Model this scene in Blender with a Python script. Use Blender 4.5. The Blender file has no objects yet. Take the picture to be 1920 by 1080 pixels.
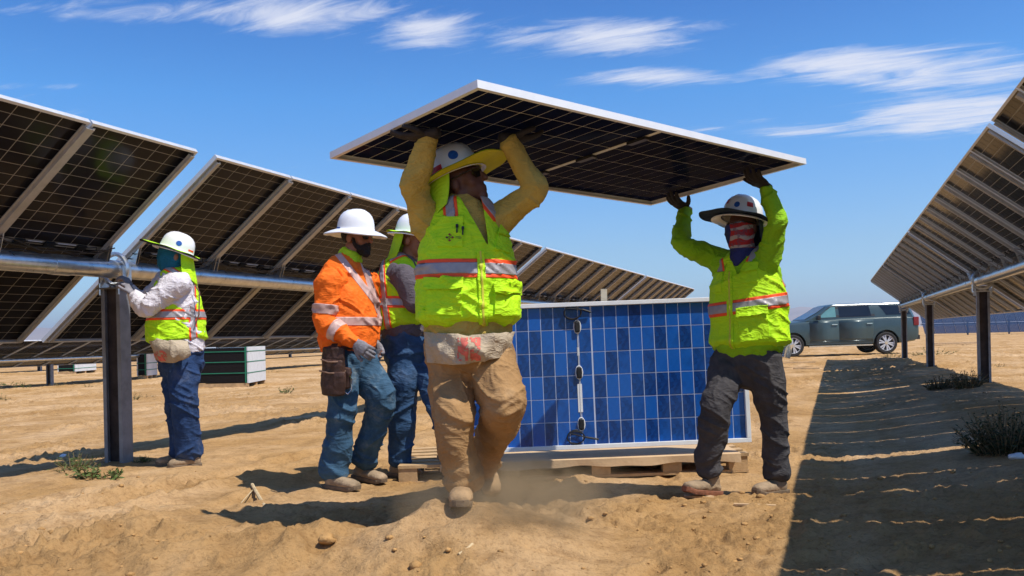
import bpy, bmesh, math, random
import numpy as np
from mathutils import Vector, Matrix

random.seed(7)
SC = bpy.context.scene
COL = SC.collection

# ------------------------------------------------------------------ camera
CAM_H = 0.95
FPX = 1700.0            # focal length in pixels of the 1920 px wide photograph
ROLL = 0.022
HY = 628.0              # row of the horizon in the middle of the photograph
cam_d = bpy.data.cameras.new('camera')
cam = bpy.data.objects.new('camera', cam_d)
COL.objects.link(cam)
cam_d.sensor_width = 36.0
cam_d.lens = FPX / 1920.0 * 36.0
cam_d.shift_y = (HY - 540.0) / 1920.0
cam_d.clip_start = 0.05
cam_d.clip_end = 30000.0
cam.matrix_world = Matrix.Translation((0, 0, CAM_H)) @ Matrix.Rotation(math.radians(90), 4, 'X') @ Matrix.Rotation(-ROLL, 4, 'Z')
SC.camera = cam

# ------------------------------------------------------------------ light
SUN_TO = Vector((0.47, -0.30, 1.0)).normalized()
sun_el = math.asin(SUN_TO.z)
sun_az = math.atan2(SUN_TO.x, SUN_TO.y)      # clockwise from +Y
sd = bpy.data.lights.new('sun', 'SUN')
sd.energy = 5.0
sd.angle = math.radians(0.53)
sd.color = (1.0, 0.935, 0.82)
sun = bpy.data.objects.new('sun', sd)
COL.objects.link(sun)
sun.rotation_euler = (-SUN_TO).to_track_quat('-Z', 'Y').to_euler()
sun.location = (8, -10, 20)

SC.view_settings.view_transform = 'Standard'
SC.view_settings.look = 'None'
SC.view_settings.exposure = 0.16
SC.view_settings.gamma = 1.0
SC.view_settings.use_curve_mapping = False
SC.render.engine = 'CYCLES'
SC.cycles.use_denoising = True
SC.cycles.max_bounces = 8
SC.cycles.diffuse_bounces = 4
SC.cycles.glossy_bounces = 4
SC.cycles.transparent_max_bounces = 8
SC.cycles.sample_clamp_indirect = 6.0

W = bpy.data.worlds.new('World')
SC.world = W
W.use_nodes = True


class NT:
    """small helper to write node trees"""
    def __init__(self, tree):
        self.t = tree
    def n(self, typ, **kw):
        nd = self.t.nodes.new(typ)
        for k, v in kw.items():
            if k.startswith('i_'):
                nd.inputs[k[2:].replace('_', ' ')].default_value = v
            else:
                setattr(nd, k, v)
        return nd
    def l(self, a, b):
        self.t.links.new(a, b)
    def math(self, op, a, b=None, clamp=False):
        nd = self.n('ShaderNodeMath', operation=op)
        nd.use_clamp = clamp
        for i, v in enumerate((a, b)):
            if v is None:
                continue
            if isinstance(v, (int, float)):
                nd.inputs[i].default_value = v
            else:
                self.l(v, nd.inputs[i])
        return nd.outputs[0]
    def ramp(self, fac, stops, interp='LINEAR'):
        r = self.n('ShaderNodeValToRGB')
        cr = r.color_ramp
        cr.interpolation = interp
        while len(cr.elements) < len(stops):
            cr.elements.new(0.5)
        for e, (p, c) in zip(cr.elements, stops):
            e.position = p
            e.color = c if len(c) == 4 else (*c, 1)
        self.l(fac, r.inputs[0])
        return r.outputs[0]
    def mix(self, fac, a, b, blend='MIX'):
        m = self.n('ShaderNodeMix', data_type='RGBA', blend_type=blend)
        for k, v in ((0, fac), (6, a), (7, b)):
            if isinstance(v, (int, float)):
                m.inputs[k].default_value = v
            elif isinstance(v, tuple):
                m.inputs[k].default_value = v if len(v) == 4 else (*v, 1)
            else:
                self.l(v, m.inputs[k])
        return m.outputs[2]


def build_world():
    t = W.node_tree
    t.nodes.clear()
    N = NT(t)
    out = N.n('ShaderNodeOutputWorld')
    bg = N.n('ShaderNodeBackground')
    bg.inputs['Strength'].default_value = 0.125
    sky = N.n('ShaderNodeTexSky', sky_type='NISHITA')
    sky.sun_disc = False
    sky.sun_elevation = sun_el
    sky.sun_rotation = sun_az
    sky.altitude = 800
    sky.air_density = 1.0
    sky.dust_density = 1.5
    sky.ozone_density = 2.2
    skyc = N.mix(1.0, sky.outputs[0], SKY_TINT, 'MULTIPLY')
    # the blue deepens away from the horizon
    tc0 = N.n('ShaderNodeTexCoord'); sp0 = N.n('ShaderNodeSeparateXYZ'); N.l(tc0.outputs['Generated'], sp0.inputs[0])
    dp = N.ramp(sp0.outputs[2], [(.03, (.98, .83, .82)), (.09, (.92, .76, .72)), (.25, (.50, .735, .83)), (.34, (.32, .57, .755)), (1.0, (.30, .54, .74))])
    skyc = N.mix(1.0, skyc, dp, 'MULTIPLY')
    # cirrus: noise on a plane high above the ground, thicker inside a few patches
    tc = N.n('ShaderNodeTexCoord')
    sep = N.n('ShaderNodeSeparateXYZ')
    N.l(tc.outputs['Generated'], sep.inputs[0])
    z = N.math('MAXIMUM', sep.outputs[2], 0.03)
    u = N.math('DIVIDE', sep.outputs[0], z)
    v = N.math('DIVIDE', sep.outputs[1], z)
    comb = N.n('ShaderNodeCombineXYZ')
    N.l(u, comb.inputs[0]); N.l(v, comb.inputs[1])
    uv = comb.outputs[0]
    cover = None
    # (u, v, radius u, radius v, weight)
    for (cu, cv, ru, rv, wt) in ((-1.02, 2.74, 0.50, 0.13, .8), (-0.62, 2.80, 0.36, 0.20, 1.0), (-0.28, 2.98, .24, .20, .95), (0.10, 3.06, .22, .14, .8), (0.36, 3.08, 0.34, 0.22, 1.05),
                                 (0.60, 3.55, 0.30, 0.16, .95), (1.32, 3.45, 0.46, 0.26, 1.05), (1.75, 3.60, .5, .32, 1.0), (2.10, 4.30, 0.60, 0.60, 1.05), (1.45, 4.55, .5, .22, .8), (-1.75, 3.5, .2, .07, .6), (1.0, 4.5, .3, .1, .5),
                                 (-5, 5, 3, 2, .8), (6, -2, 4, 4, .95), (-2, -4, 4, 3, .95), (1, 0.2, 1.2, 1.0, .9), (-4, 0, 2, 2, .85), (3, 9, 5, 2.0, .25)):  # mostly unseen cirrus, thickened to give the shade a whiter fill light
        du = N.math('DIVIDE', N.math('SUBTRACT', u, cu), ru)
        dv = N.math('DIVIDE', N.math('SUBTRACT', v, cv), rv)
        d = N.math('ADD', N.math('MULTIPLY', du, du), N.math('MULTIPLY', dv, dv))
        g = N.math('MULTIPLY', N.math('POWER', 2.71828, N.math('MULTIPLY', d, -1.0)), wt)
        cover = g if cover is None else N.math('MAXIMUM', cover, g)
    rot = N.n('ShaderNodeMapping')
    rot.inputs['Rotation'].default_value = (0, 0, 0.50)
    N.l(uv, rot.inputs[0])
    mp = N.n('ShaderNodeMapping')
    mp.inputs['Scale'].default_value = (1.3, 4.6, 1)
    N.l(rot.outputs[0], mp.inputs[0])
    n1 = N.n('ShaderNodeTexNoise', i_Scale=1.5, i_Detail=12.0, i_Roughness=0.68, i_Distortion=0.9)
    N.l(mp.outputs[0], n1.inputs['Vector'])
    n2 = N.n('ShaderNodeTexNoise', i_Scale=2.3, i_Detail=6.0, i_Roughness=0.55, i_Distortion=0.5)
    N.l(uv, n2.inputs['Vector'])
    nn = N.math('ADD', N.math('MULTIPLY', n1.outputs[0], 0.72), N.math('MULTIPLY', n2.outputs[0], 0.28))
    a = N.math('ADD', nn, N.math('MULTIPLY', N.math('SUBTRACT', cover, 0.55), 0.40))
    mr = N.n('ShaderNodeMapRange', interpolation_type='SMOOTHSTEP')
    mr.inputs['From Min'].default_value = 0.41
    mr.inputs['From Max'].default_value = 0.76
    N.l(a, mr.inputs['Value'])
    # thin out to nothing near the horizon
    hz = N.n('ShaderNodeMapRange', interpolation_type='SMOOTHSTEP')
    hz.inputs['From Min'].default_value = 0.09
    hz.inputs['From Max'].default_value = 0.20
    N.l(sep.outputs[2], hz.inputs['Value'])
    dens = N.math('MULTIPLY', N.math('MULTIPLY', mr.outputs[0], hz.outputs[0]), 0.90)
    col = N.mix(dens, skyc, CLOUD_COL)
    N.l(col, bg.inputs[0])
    N.l(bg.outputs[0], out.inputs[0])


SKY_TINT = (0.70, 1.21, 1.62, 1)
HAZE = 2.0e-4
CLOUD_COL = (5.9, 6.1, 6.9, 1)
build_world()

# ------------------------------------------------------------------ helpers
CR, SR = math.cos(ROLL), math.sin(ROLL)


def at(px, py, Z):
    """world point at depth Z seen at pixel (px, py) of the photograph"""
    dx, dy = px - 960.0, py - HY
    a = CR * dx - SR * dy
    b = SR * dx + CR * dy
    return Vector((a / FPX * Z, Z, CAM_H - b / FPX * Z))


def tag(o, label=None, cat=None, group=None, kind=None):
    if label: o['label'] = label
    if cat: o['category'] = cat
    if group: o['group'] = group
    if kind: o['kind'] = kind
    return o


def empty(name, loc, label=None, cat=None, group=None):
    o = bpy.data.objects.new(name, None)
    COL.objects.link(o)
    o.location = loc
    o.empty_display_size = 0.2
    return tag(o, label, cat, group)


def link(name, me, parent=None, M=None):
    o = bpy.data.objects.new(name, me)
    COL.objects.link(o)
    if parent is not None:
        o.parent = parent
    if M is not None:
        o.matrix_basis = M
    return o


def mesh_np(name, V, F, mat=None, smooth=True):
    """mesh from arrays; F is (n,4) or (n,3) or a list of lists"""
    me = bpy.data.meshes.new(name)
    V = np.asarray(V, dtype=np.float32)
    if isinstance(F, np.ndarray):
        n, k = F.shape
        me.vertices.add(len(V)); me.vertices.foreach_set('co', V.ravel())
        me.loops.add(n * k); me.loops.foreach_set('vertex_index', F.ravel().astype(np.int32))
        me.polygons.add(n)
        me.polygons.foreach_set('loop_start', np.arange(0, n * k, k, dtype=np.int32))
        try:
            me.polygons.foreach_set('loop_total', np.full(n, k, dtype=np.int32))
        except Exception:
            pass
        me.update(calc_edges=True)
        me.validate()
    else:
        me.from_pydata([tuple(map(float, v)) for v in V], [], F)
        me.update()
    if smooth:
        me.polygons.foreach_set('use_smooth', np.ones(len(me.polygons), dtype=bool))
    if mat:
        me.materials.append(mat)
    return me


class MB:
    """collects simple solids and turns them into one mesh"""
    def __init__(self):
        self.v = []; self.f = []
    def add(self, V, F):
        o = len(self.v)
        self.v += [tuple(x) for x in V]
        self.f += [[i + o for i in f] for f in F]
        return self
    def box(self, lo, hi, M=None):
        (a, b, c), (d, e, f) = lo, hi
        V = [(a, b, c), (d, b, c), (d, e, c), (a, e, c), (a, b, f), (d, b, f), (d, e, f), (a, e, f)]
        if M is not None:
            V = [M @ Vector(p) for p in V]
        return self.add(V, [(0, 3, 2, 1), (4, 5, 6, 7), (0, 1, 5, 4), (1, 2, 6, 5), (2, 3, 7, 6), (3, 0, 4, 7)])
    def cyl(self, p, q, r, n=16, r2=None, cap=True):
        p = Vector(p); q = Vector(q); r2 = r if r2 is None else r2
        t = (q - p).normalized()
        u = t.orthogonal().normalized(); w = t.cross(u)
        V = []
        for (c, rr) in ((p, r), (q, r2)):
            for i in range(n):
                an = 2 * math.pi * i / n
                V.append(c + (u * math.cos(an) + w * math.sin(an)) * rr)
        F = [(i, (i + 1) % n, n + (i + 1) % n, n + i) for i in range(n)]
        if cap:
            F += [tuple(range(n - 1, -1, -1)), tuple(range(n, 2 * n))]
        return self.add(V, F)
    def tube(self, pts, r, n=8, closed=False):
        pts = [Vector(p) for p in pts]
        m = len(pts); V = []; u = None
        for i, p in enumerate(pts):
            a = pts[(i - 1) % m] if closed or i > 0 else p
            b = pts[(i + 1) % m] if closed or i < m - 1 else p
            t = (b - a).normalized()
            u = t.orthogonal().normalized() if u is None else (u - t * u.dot(t)).normalized()
            w = t.cross(u)
            rr = r[i] if isinstance(r, (list, tuple)) else r
            for k in range(n):
                an = 2 * math.pi * k / n
                V.append(p + (u * math.cos(an) + w * math.sin(an)) * rr)
        F = []
        for i in range(m if closed else m - 1):
            j = (i + 1) % m
            for k in range(n):
                F.append((i * n + k, i * n + (k + 1) % n, j * n + (k + 1) % n, j * n + k))
        if not closed:
            F += [tuple(range(n - 1, -1, -1)), tuple(range((m - 1) * n, m * n))]
        return self.add(V, F)
    def lathe(self, prof, n=24, M=None, cap=True):
        V = []
        for (r, z) in prof:
            for k in range(n):
                an = 2 * math.pi * k / n
                V.append(Vector((r * math.cos(an), r * math.sin(an), z)))
        if M is not None:
            V = [M @ p for p in V]
        F = []
        for i in range(len(prof) - 1):
            for k in range(n):
                F.append((i * n + k, i * n + (k + 1) % n, (i + 1) * n + (k + 1) % n, (i + 1) * n + k))
        if cap:
            F += [tuple(range(n - 1, -1, -1)), tuple(range((len(prof) - 1) * n, len(prof) * n))]
        return self.add(V, F)
    def mesh(self, name, mat, smooth=False):
        me = bpy.data.meshes.new(name)
        me.from_pydata([tuple(v) for v in self.v], [], self.f)
        me.update()
        if smooth:
            me.polygons.foreach_set('use_smooth', np.ones(len(me.polygons), dtype=bool))
            me.set_sharp_from_angle(angle=math.radians(40))
        me.materials.append(mat)
        return me
    def build(self, name, mat, parent=None, M=None, smooth=False):
        return link(name, self.mesh(name, mat, smooth), parent, M)


# value noise -------------------------------------------------------
def _hash(ix, iy, iz):
    h = (ix.astype(np.int64) * 374761393 + iy.astype(np.int64) * 668265263 + iz.astype(np.int64) * 2147483647) & 0xFFFFFFFF
    h = ((h ^ (h >> 13)) * 1274126177) & 0xFFFFFFFF
    h = (h ^ (h >> 16)) & 0xFFFFFFFF
    h = (h * 2246822519) & 0xFFFFFFFF
    return ((h ^ (h >> 15)) & 0xFFFFFF).astype(np.float64) / 0xFFFFFF


def vnoise(P):
    P = np.asarray(P, dtype=np.float64)
    i = np.floor(P).astype(np.int64); f = P - i
    f = f * f * f * (f * (f * 6 - 15) + 10)
    r = 0
    for dx in (0, 1):
        wx = f[:, 0] if dx else 1 - f[:, 0]
        for dy in (0, 1):
            wy = f[:, 1] if dy else 1 - f[:, 1]
            for dz in (0, 1):
                wz = f[:, 2] if dz else 1 - f[:, 2]
                r = r + wx * wy * wz * _hash(i[:, 0] + dx, i[:, 1] + dy, i[:, 2] + dz)
    return r


def fbm(P, oct=4, gain=0.5):
    s = 0; a = 1; tot = 0; P = np.asarray(P, dtype=np.float64)
    for k in range(oct):
        s = s + a * vnoise(P + 17.3 * k); tot += a
        P = P * 2.03; a *= gain
    return s / tot


# ------------------------------------------------------------------ materials
MATS = {}


def mat(name, col, rough=0.6, metal=0.0, vary=0.12, vscale=6.0, bump=0.0, bscale=60.0, spec=0.5, coat=0.0, sheen=0.0, bdetail=4.0):
    """principled material with a little procedural unevenness in colour, gloss and relief"""
    if name in MATS:
        return MATS[name]
    m = bpy.data.materials.new(name)
    m.use_nodes = True
    t = m.node_tree
    N = NT(t)
    b = t.nodes['Principled BSDF']
    b.inputs['Roughness'].default_value = rough
    b.inputs['Metallic'].default_value = metal
    b.inputs['Specular IOR Level'].default_value = spec
    b.inputs['Coat Weight'].default_value = coat
    if sheen:
        b.inputs['Sheen Weight'].default_value = sheen
    tc = N.n('ShaderNodeTexCoord')
    nz = N.n('ShaderNodeTexNoise', i_Scale=vscale, i_Detail=5.0, i_Roughness=0.6)
    N.l(tc.outputs['Object'], nz.inputs['Vector'])
    lo = tuple(c * (1 - vary * 1.6) for c in col[:3]); hi = tuple(min(1, c * (1 + vary * 1.4)) for c in col[:3])
    c = N.ramp(nz.outputs[0], [(0.28, lo), (0.5, col[:3]), (0.74, hi)])
    N.l(c, b.inputs['Base Color'])
    mr = N.n('ShaderNodeMapRange')
    mr.inputs['To Min'].default_value = max(0, rough - 0.08); mr.inputs['To Max'].default_value = min(1, rough + 0.08)
    N.l(nz.outputs[0], mr.inputs['Value'])
    N.l(mr.outputs[0], b.inputs['Roughness'])
    if bump:
        bn = N.n('ShaderNodeTexNoise', i_Scale=bscale, i_Detail=bdetail, i_Roughness=0.6)
        N.l(tc.outputs['Object'], bn.inputs['Vector'])
        bp = N.n('ShaderNodeBump', i_Strength=bump, i_Distance=0.01)
        N.l(bn.outputs[0], bp.inputs['Height'])
        N.l(bp.outputs[0], b.inputs['Normal'])
    MATS[name] = m
    return m


def fabric(name, col, vary=0.10, rough=0.85, fold=0.35, fscale=14.0, dirt=None, dirt_amt=0.0):
    """woven cloth: fine thread relief, soft wrinkles, optional dusty patches"""
    if name in MATS:
        return MATS[name]
    m = bpy.data.materials.new(name)
    m.use_nodes = True
    t = m.node_tree
    N = NT(t)
    b = t.nodes['Principled BSDF']
    b.inputs['Roughness'].default_value = rough
    b.inputs['Specular IOR Level'].default_value = 0.25
    tc = N.n('ShaderNodeTexCoord')
    nz = N.n('ShaderNodeTexNoise', i_Scale=9.0, i_Detail=6.0, i_Roughness=0.65)
    N.l(tc.outputs['Object'], nz.inputs['Vector'])
    lo = tuple(c * (1 - vary * 1.5) for c in col); hi = tuple(min(1, c * (1 + vary * 1.5)) for c in col)
    c = N.ramp(nz.outputs[0], [(0.3, lo), (0.5, col), (0.72, hi)])
    if dirt:
        dn = N.n('ShaderNodeTexNoise', i_Scale=4.5, i_Detail=7.0, i_Roughness=0.7)
        N.l(tc.outputs['Object'], dn.inputs['Vector'])
        f = N.n('ShaderNodeMapRange', interpolation_type='SMOOTHSTEP')
        f.inputs['From Min'].default_value = 0.50; f.inputs['From Max'].default_value = 0.72
        f.inputs['To Max'].default_value = dirt_amt
        N.l(dn.outputs[0], f.inputs['Value'])
        c = N.mix(f.outputs[0], c, (*dirt, 1))
    N.l(c, b.inputs['Base Color'])
    mp = N.n('ShaderNodeMapping'); mp.inputs['Scale'].default_value = (.75, .9, 1.5); mp.inputs['Rotation'].default_value = (0, .5, 0)
    N.l(tc.outputs['Object'], mp.inputs[0])
    hh = None
    for sc_, w_ in ((fscale * .8, 1.0), (fscale * 2.1, .42)):
        f1 = N.n('ShaderNodeTexNoise', i_Scale=sc_, i_Detail=1.5, i_Roughness=0.45, i_Distortion=1.6)
        N.l(mp.outputs[0], f1.inputs['Vector'])
        r_ = N.math('SUBTRACT', 1.0, N.math('MULTIPLY', N.math('ABSOLUTE', N.math('SUBTRACT', f1.outputs[0], .5)), 5.0), True)
        r_ = N.math('MULTIPLY', N.math('MULTIPLY', r_, r_), w_)
        hh = r_ if hh is None else N.math('ADD', hh, r_)
    f2 = N.n('ShaderNodeTexNoise', i_Scale=420.0, i_Detail=2.0)
    N.l(tc.outputs['Object'], f2.inputs['Vector'])
    h = N.math('ADD', hh, N.math('MULTIPLY', f2.outputs[0], 0.06))
    bp = N.n('ShaderNodeBump', i_Strength=fold, i_Distance=0.022)
    N.l(h, bp.inputs['Height'])
    N.l(bp.outputs[0], b.inputs['Normal'])
    MATS[name] = m
    return m


TH_SAND = 0.342


def sand_mat():
    m = bpy.data.materials.new('desert_sand')
    m.use_nodes = True
    t = m.node_tree
    N = NT(t)
    b = t.nodes['Principled BSDF']
    b.inputs['Roughness'].default_value = 0.95
    b.inputs['Specular IOR Level'].default_value = 0.1
    tc = N.n('ShaderNodeTexCoord')
    P = tc.outputs['Object']
    n1 = N.n('ShaderNodeTexNoise', i_Scale=0.45, i_Detail=7.0, i_Roughness=0.62)
    N.l(P, n1.inputs['Vector'])
    n2 = N.n('ShaderNodeTexNoise', i_Scale=5.5, i_Detail=8.0, i_Roughness=0.7)
    N.l(P, n2.inputs['Vector'])
    n3 = N.n('ShaderNodeTexNoise', i_Scale=45.0, i_Detail=6.0, i_Roughness=0.75)
    N.l(P, n3.inputs['Vector'])
    n0 = N.n('ShaderNodeTexNoise', i_Scale=1.1, i_Detail=4.0, i_Roughness=0.55)
    mp0 = N.n('ShaderNodeMapping'); mp0.inputs['Rotation'].default_value = (0, 0, TH_SAND); N.l(P, mp0.inputs[0])
    mp1 = N.n('ShaderNodeMapping'); mp1.inputs['Scale'].default_value = (1.6, .35, 1); N.l(mp0.outputs[0], mp1.inputs[0]); N.l(mp1.outputs[0], n0.inputs['Vector'])
    base = N.ramp(N.math('ADD', N.math('MULTIPLY', n1.outputs[0], .6), N.math('MULTIPLY', n0.outputs[0], .4)), [(0.30, (0.345, 0.193, 0.072)), (0.47, (0.445, 0.268, 0.115)), (0.66, (0.635, 0.430, 0.245))])
    c2 = N.ramp(n2.outputs[0], [(0.30, (0.60, 0.56, 0.52)), (0.52, (1, 1, 1)), (0.8, (1.1, 1.08, 1.05))])
    c = N.mix(0.85, base, c2, 'MULTIPLY')
    c3 = N.ramp(n3.outputs[0], [(0.30, (0.52, 0.47, 0.43)), (0.50, (1, 1, 1)), (0.75, (1.08, 1.06, 1.03))])
    c = N.mix(0.8, c, c3, 'MULTIPLY')
    N.l(c, b.inputs['Base Color'])
    h = N.math('ADD', N.math('MULTIPLY', n2.outputs[0], 0.6), N.math('MULTIPLY', n3.outputs[0], 0.25))
    bp = N.n('ShaderNodeBump', i_Strength=1.0, i_Distance=0.06)
    N.l(h, bp.inputs['Height'])
    N.l(bp.outputs[0], b.inputs['Normal'])
    return m


def cell_mat(name, col, rough=0.1, grain=0.0, tint2=None, spec=0.5, ior=1.5):
    """silicon cell behind glass: dark body, fine fingers, mirror-like cover"""
    if name in MATS:
        return MATS[name]
    m = bpy.data.materials.new(name)
    m.use_nodes = True
    t = m.node_tree
    N = NT(t)
    b = t.nodes['Principled BSDF']
    b.inputs['Roughness'].default_value = rough
    b.inputs['Specular IOR Level'].default_value = spec
    b.inputs['IOR'].default_value = ior
    tc = N.n('ShaderNodeTexCoord')
    oi = N.n('ShaderNodeObjectInfo')
    nz = N.n('ShaderNodeTexNoise', i_Scale=14.0, i_Detail=3.0)
    nz.noise_dimensions = '4D'
    N.l(tc.outputs['Object'], nz.inputs['Vector'])
    N.l(N.math('MULTIPLY', oi.outputs['Random'], 50.0), nz.inputs['W'])
    c2 = tint2 or tuple(c * 1.5 for c in col)
    f = N.math('ADD', N.math('MULTIPLY', nz.outputs[0], 0.8 if grain else 0.4), N.math('MULTIPLY', N.math('SUBTRACT', oi.outputs['Random'], 0.5), grain))
    c = N.ramp(f, [(0.12, col), (0.75, c2)])
    if grain:
        vo = N.n('ShaderNodeTexVoronoi', i_Scale=42.0)
        N.l(tc.outputs['Object'], vo.inputs['Vector'])
        sv = N.n('ShaderNodeSeparateColor'); N.l(vo.outputs['Color'], sv.inputs[0])
        c = N.mix(N.math('MULTIPLY', sv.outputs[0], .30), c, tuple(x * 1.35 + .004 for x in c2))
    # fine contact fingers
    wv = N.n('ShaderNodeTexWave', i_Scale=95.0)
    wv.bands_direction = 'Y'
    N.l(tc.outputs['Object'], wv.inputs['Vector'])
    c = N.mix(N.math('MULTIPLY', wv.outputs[0], 0.12), c, tuple(min(1, x * 2.2 + .01) for x in c2))
    N.l(c, b.inputs['Base Color'])
    MATS[name] = m
    return m


M_sand = sand_mat()
M_alu = mat('anodised_aluminium', (0.62, 0.63, 0.65), 0.42, 0.35, 0.05, 20)
M_alu_white = mat('bright_frame', (0.78, 0.79, 0.81), 0.45, 0.1, 0.03, 12)
M_galv = mat('galvanised_steel', (0.60, 0.62, 0.64), 0.30, 0.9, 0.14, 14, 0.05, 90)
M_rail = mat('galvanised_rail', (0.41, 0.40, 0.39), 0.5, 0.45, 0.10, 14)
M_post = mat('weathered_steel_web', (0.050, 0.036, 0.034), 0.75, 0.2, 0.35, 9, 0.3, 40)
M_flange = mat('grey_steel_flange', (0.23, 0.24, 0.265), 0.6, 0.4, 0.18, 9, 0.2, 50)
M_back = mat('cell_backsheet', (0.30, 0.28, 0.25), 0.35, 0, 0.05, 8)
M_backw = mat('pale_backsheet', (0.50, 0.55, 0.72), 0.3, 0, 0.05, 8)
M_cell_dark = cell_mat('dark_mono_cell', (0.012, 0.011, 0.012), 0.14, 0, (0.024, 0.021, 0.021), .5, 1.15)
M_cell_navy = cell_mat('navy_mono_cell', (0.004, 0.005, 0.016), 0.055, 0, (0.014, 0.026, 0.105), .5, 1.015)
M_cell_blue = cell_mat('blue_poly_cell', (0.0015, 0.012, 0.075), 0.20, 1.6, (0.005, 0.078, 0.345))
M_cell_front = cell_mat('front_blue_cell', (0.010, 0.022, 0.06), 0.12, 0, (0.014, 0.03, 0.085))
M_black = mat('black_plastic', (0.012, 0.012, 0.013), 0.45, 0, 0.2, 12)
M_white_label = mat('white_label', (0.75, 0.76, 0.78), 0.5, 0, 0.03, 9)
M_wood = mat('pallet_pine', (0.46, 0.30, 0.15), 0.8, 0, 0.22, 7, 0.3, 70)
M_card = mat('tan_cardboard', (0.55, 0.38, 0.22), 0.85, 0, 0.10, 6, 0.2, 40)
M_rock = mat('dry_clod', (0.42, 0.245, 0.10), 0.95, 0, 0.2, 12, 0.8, 60, spec=0.1)

# ------------------------------------------------------------------ ground
TH = math.atan2(605.0, FPX)                 # direction of the tracker rows
ST, CT = math.sin(TH), math.cos(TH)


def rowpt(a, s, z):
    return Vector((s * ST + a * CT, s * CT - a * ST, z))


def sstep(x, lo, hi):
    t = np.clip((x - lo) / (hi - lo), 0, 1)
    return t * t * (3 - 2 * t)


def ground_base(X, Y):
    X = np.asarray(X, float); Y = np.asarray(Y, float)
    a = X * CT - Y * ST
    s = X * ST + Y * CT
    g = np.zeros_like(X)
    g = g - 0.07 * sstep(Y, 4.7, 5.8) - 0.03 * sstep(Y, 9, 24)
    g = g + 0.24 * sstep(a, -0.2, 2.0) * (1 - .6 * sstep(s, 8, 30)) * (1 - sstep(s, 30, 38)) * (1 - .7 * sstep(a, 4, 10)) * sstep(Y, -4, 3)
    g = g - 0.10 * sstep(-a, 6.0, 7.6) - 0.16 * sstep(-a, 8, 16)
    g = g + 0.19 * np.exp(-(((X + 0.24) / 0.55) ** 2 + ((Y - 4.02) / 0.42) ** 2))
    g = g + 0.03 * np.exp(-(((X + 0.9) / 0.9) ** 2 + ((Y - 3.9) / 0.4) ** 2))
    g = g + 0.10 * np.exp(-(((a + .9) / 1.2) ** 2 + ((Y - 27) / 2.5) ** 2))
    return g


def gz(x, y):
    return float(ground_base(np.array([x]), np.array([y]))[0])


def ground_detail(X, Y):
    n = len(X)
    P = np.stack([X, Y, np.zeros(n)], 1)
    a = X * CT - Y * ST
    s = X * ST + Y * CT
    R = np.stack([a * 1.0, s * 0.35, np.zeros(n)], 1)
    calm = 1 - .6 * sstep(a, -.6, .2) * (1 - sstep(s, 14, 22))
    calm = calm * (1 - .75 * np.exp(-((X - .4) / 1.3) ** 4 - ((Y - 5.75) / .75) ** 4))
    g = (fbm(R * 1.3, 3) - 0.5) * 0.06 * calm
    g += (fbm(P * 2.6 + 5, 4) - 0.5) * 0.05 * calm
    # clods and kicked-up lumps, patchy
    patch = sstep(fbm(P * 0.8 + 40, 3), 0.42, 0.62) * calm
    rid = 1 - np.abs(2 * vnoise(P * 9 + 3) - 1)
    g += patch * (rid ** 3) * 0.030
    g += np.clip(vnoise(P * 15 + 31) - .60, 0, 1) * .085 * patch
    g += np.clip(vnoise(P * 31 + 77) - .62, 0, 1) * .055 * (.25 + patch)
    g += (fbm(P * 16 + 9, 3) - 0.5) * 0.026 * (0.35 + patch)
    g += (vnoise(P * 48 + 2) - 0.5) * 0.010 * (0.4 + patch)
    # wheel ruts along the aisle and a churned ridge in the foreground
    for c_, w_ in ((-3.55, .16), (-1.95, .16), (-4.3, .12)):
        d_ = (a - c_ - .25 * (vnoise(np.stack([s * .13, s * 0 + c_, s * 0], 1)) - .5)) / w_
        g += -0.030 * np.exp(-d_ ** 4) + 0.018 * np.exp(-((np.abs(d_) - 1.45) / .4) ** 2)
        g += np.exp(-d_ ** 4) * .006 * np.sin(s * 42 + 6 * np.abs(d_))
    ch = np.exp(-((Y - 4.35 - .35 * np.sin(X * 1.7)) / .45) ** 2) * sstep(-X, .45, 1.0) * sstep(X + 2.9, 0, 1)
    g += ch * (0.055 * (1 - np.abs(2 * vnoise(P * 3.6 + 8) - 1)) ** 1.5 + .045 * (1 - np.abs(2 * vnoise(P * 8.5 + 4) - 1)) ** 2)
    # foot prints
    rs = np.random.RandomState(3)
    for k in range(90):
        cx, cy = rs.uniform(-2.6, 2.4), rs.uniform(2.6, 8.5)
        an = rs.uniform(0, math.pi)
        dx, dy = X - cx, Y - cy
        m = (np.abs(dx) < .4) & (np.abs(dy) < .4)
        if not m.any():
            continue
        p = (dx[m] * math.cos(an) + dy[m] * math.sin(an)) / 0.15
        q = (-dx[m] * math.sin(an) + dy[m] * math.cos(an)) / 0.06
        d = p * p + q * q
        g[m] += -0.030 * np.exp(-d * 1.2) + 0.012 * np.exp(-(np.sqrt(d) - 1.35) ** 2 * 8)
    return g


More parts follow.
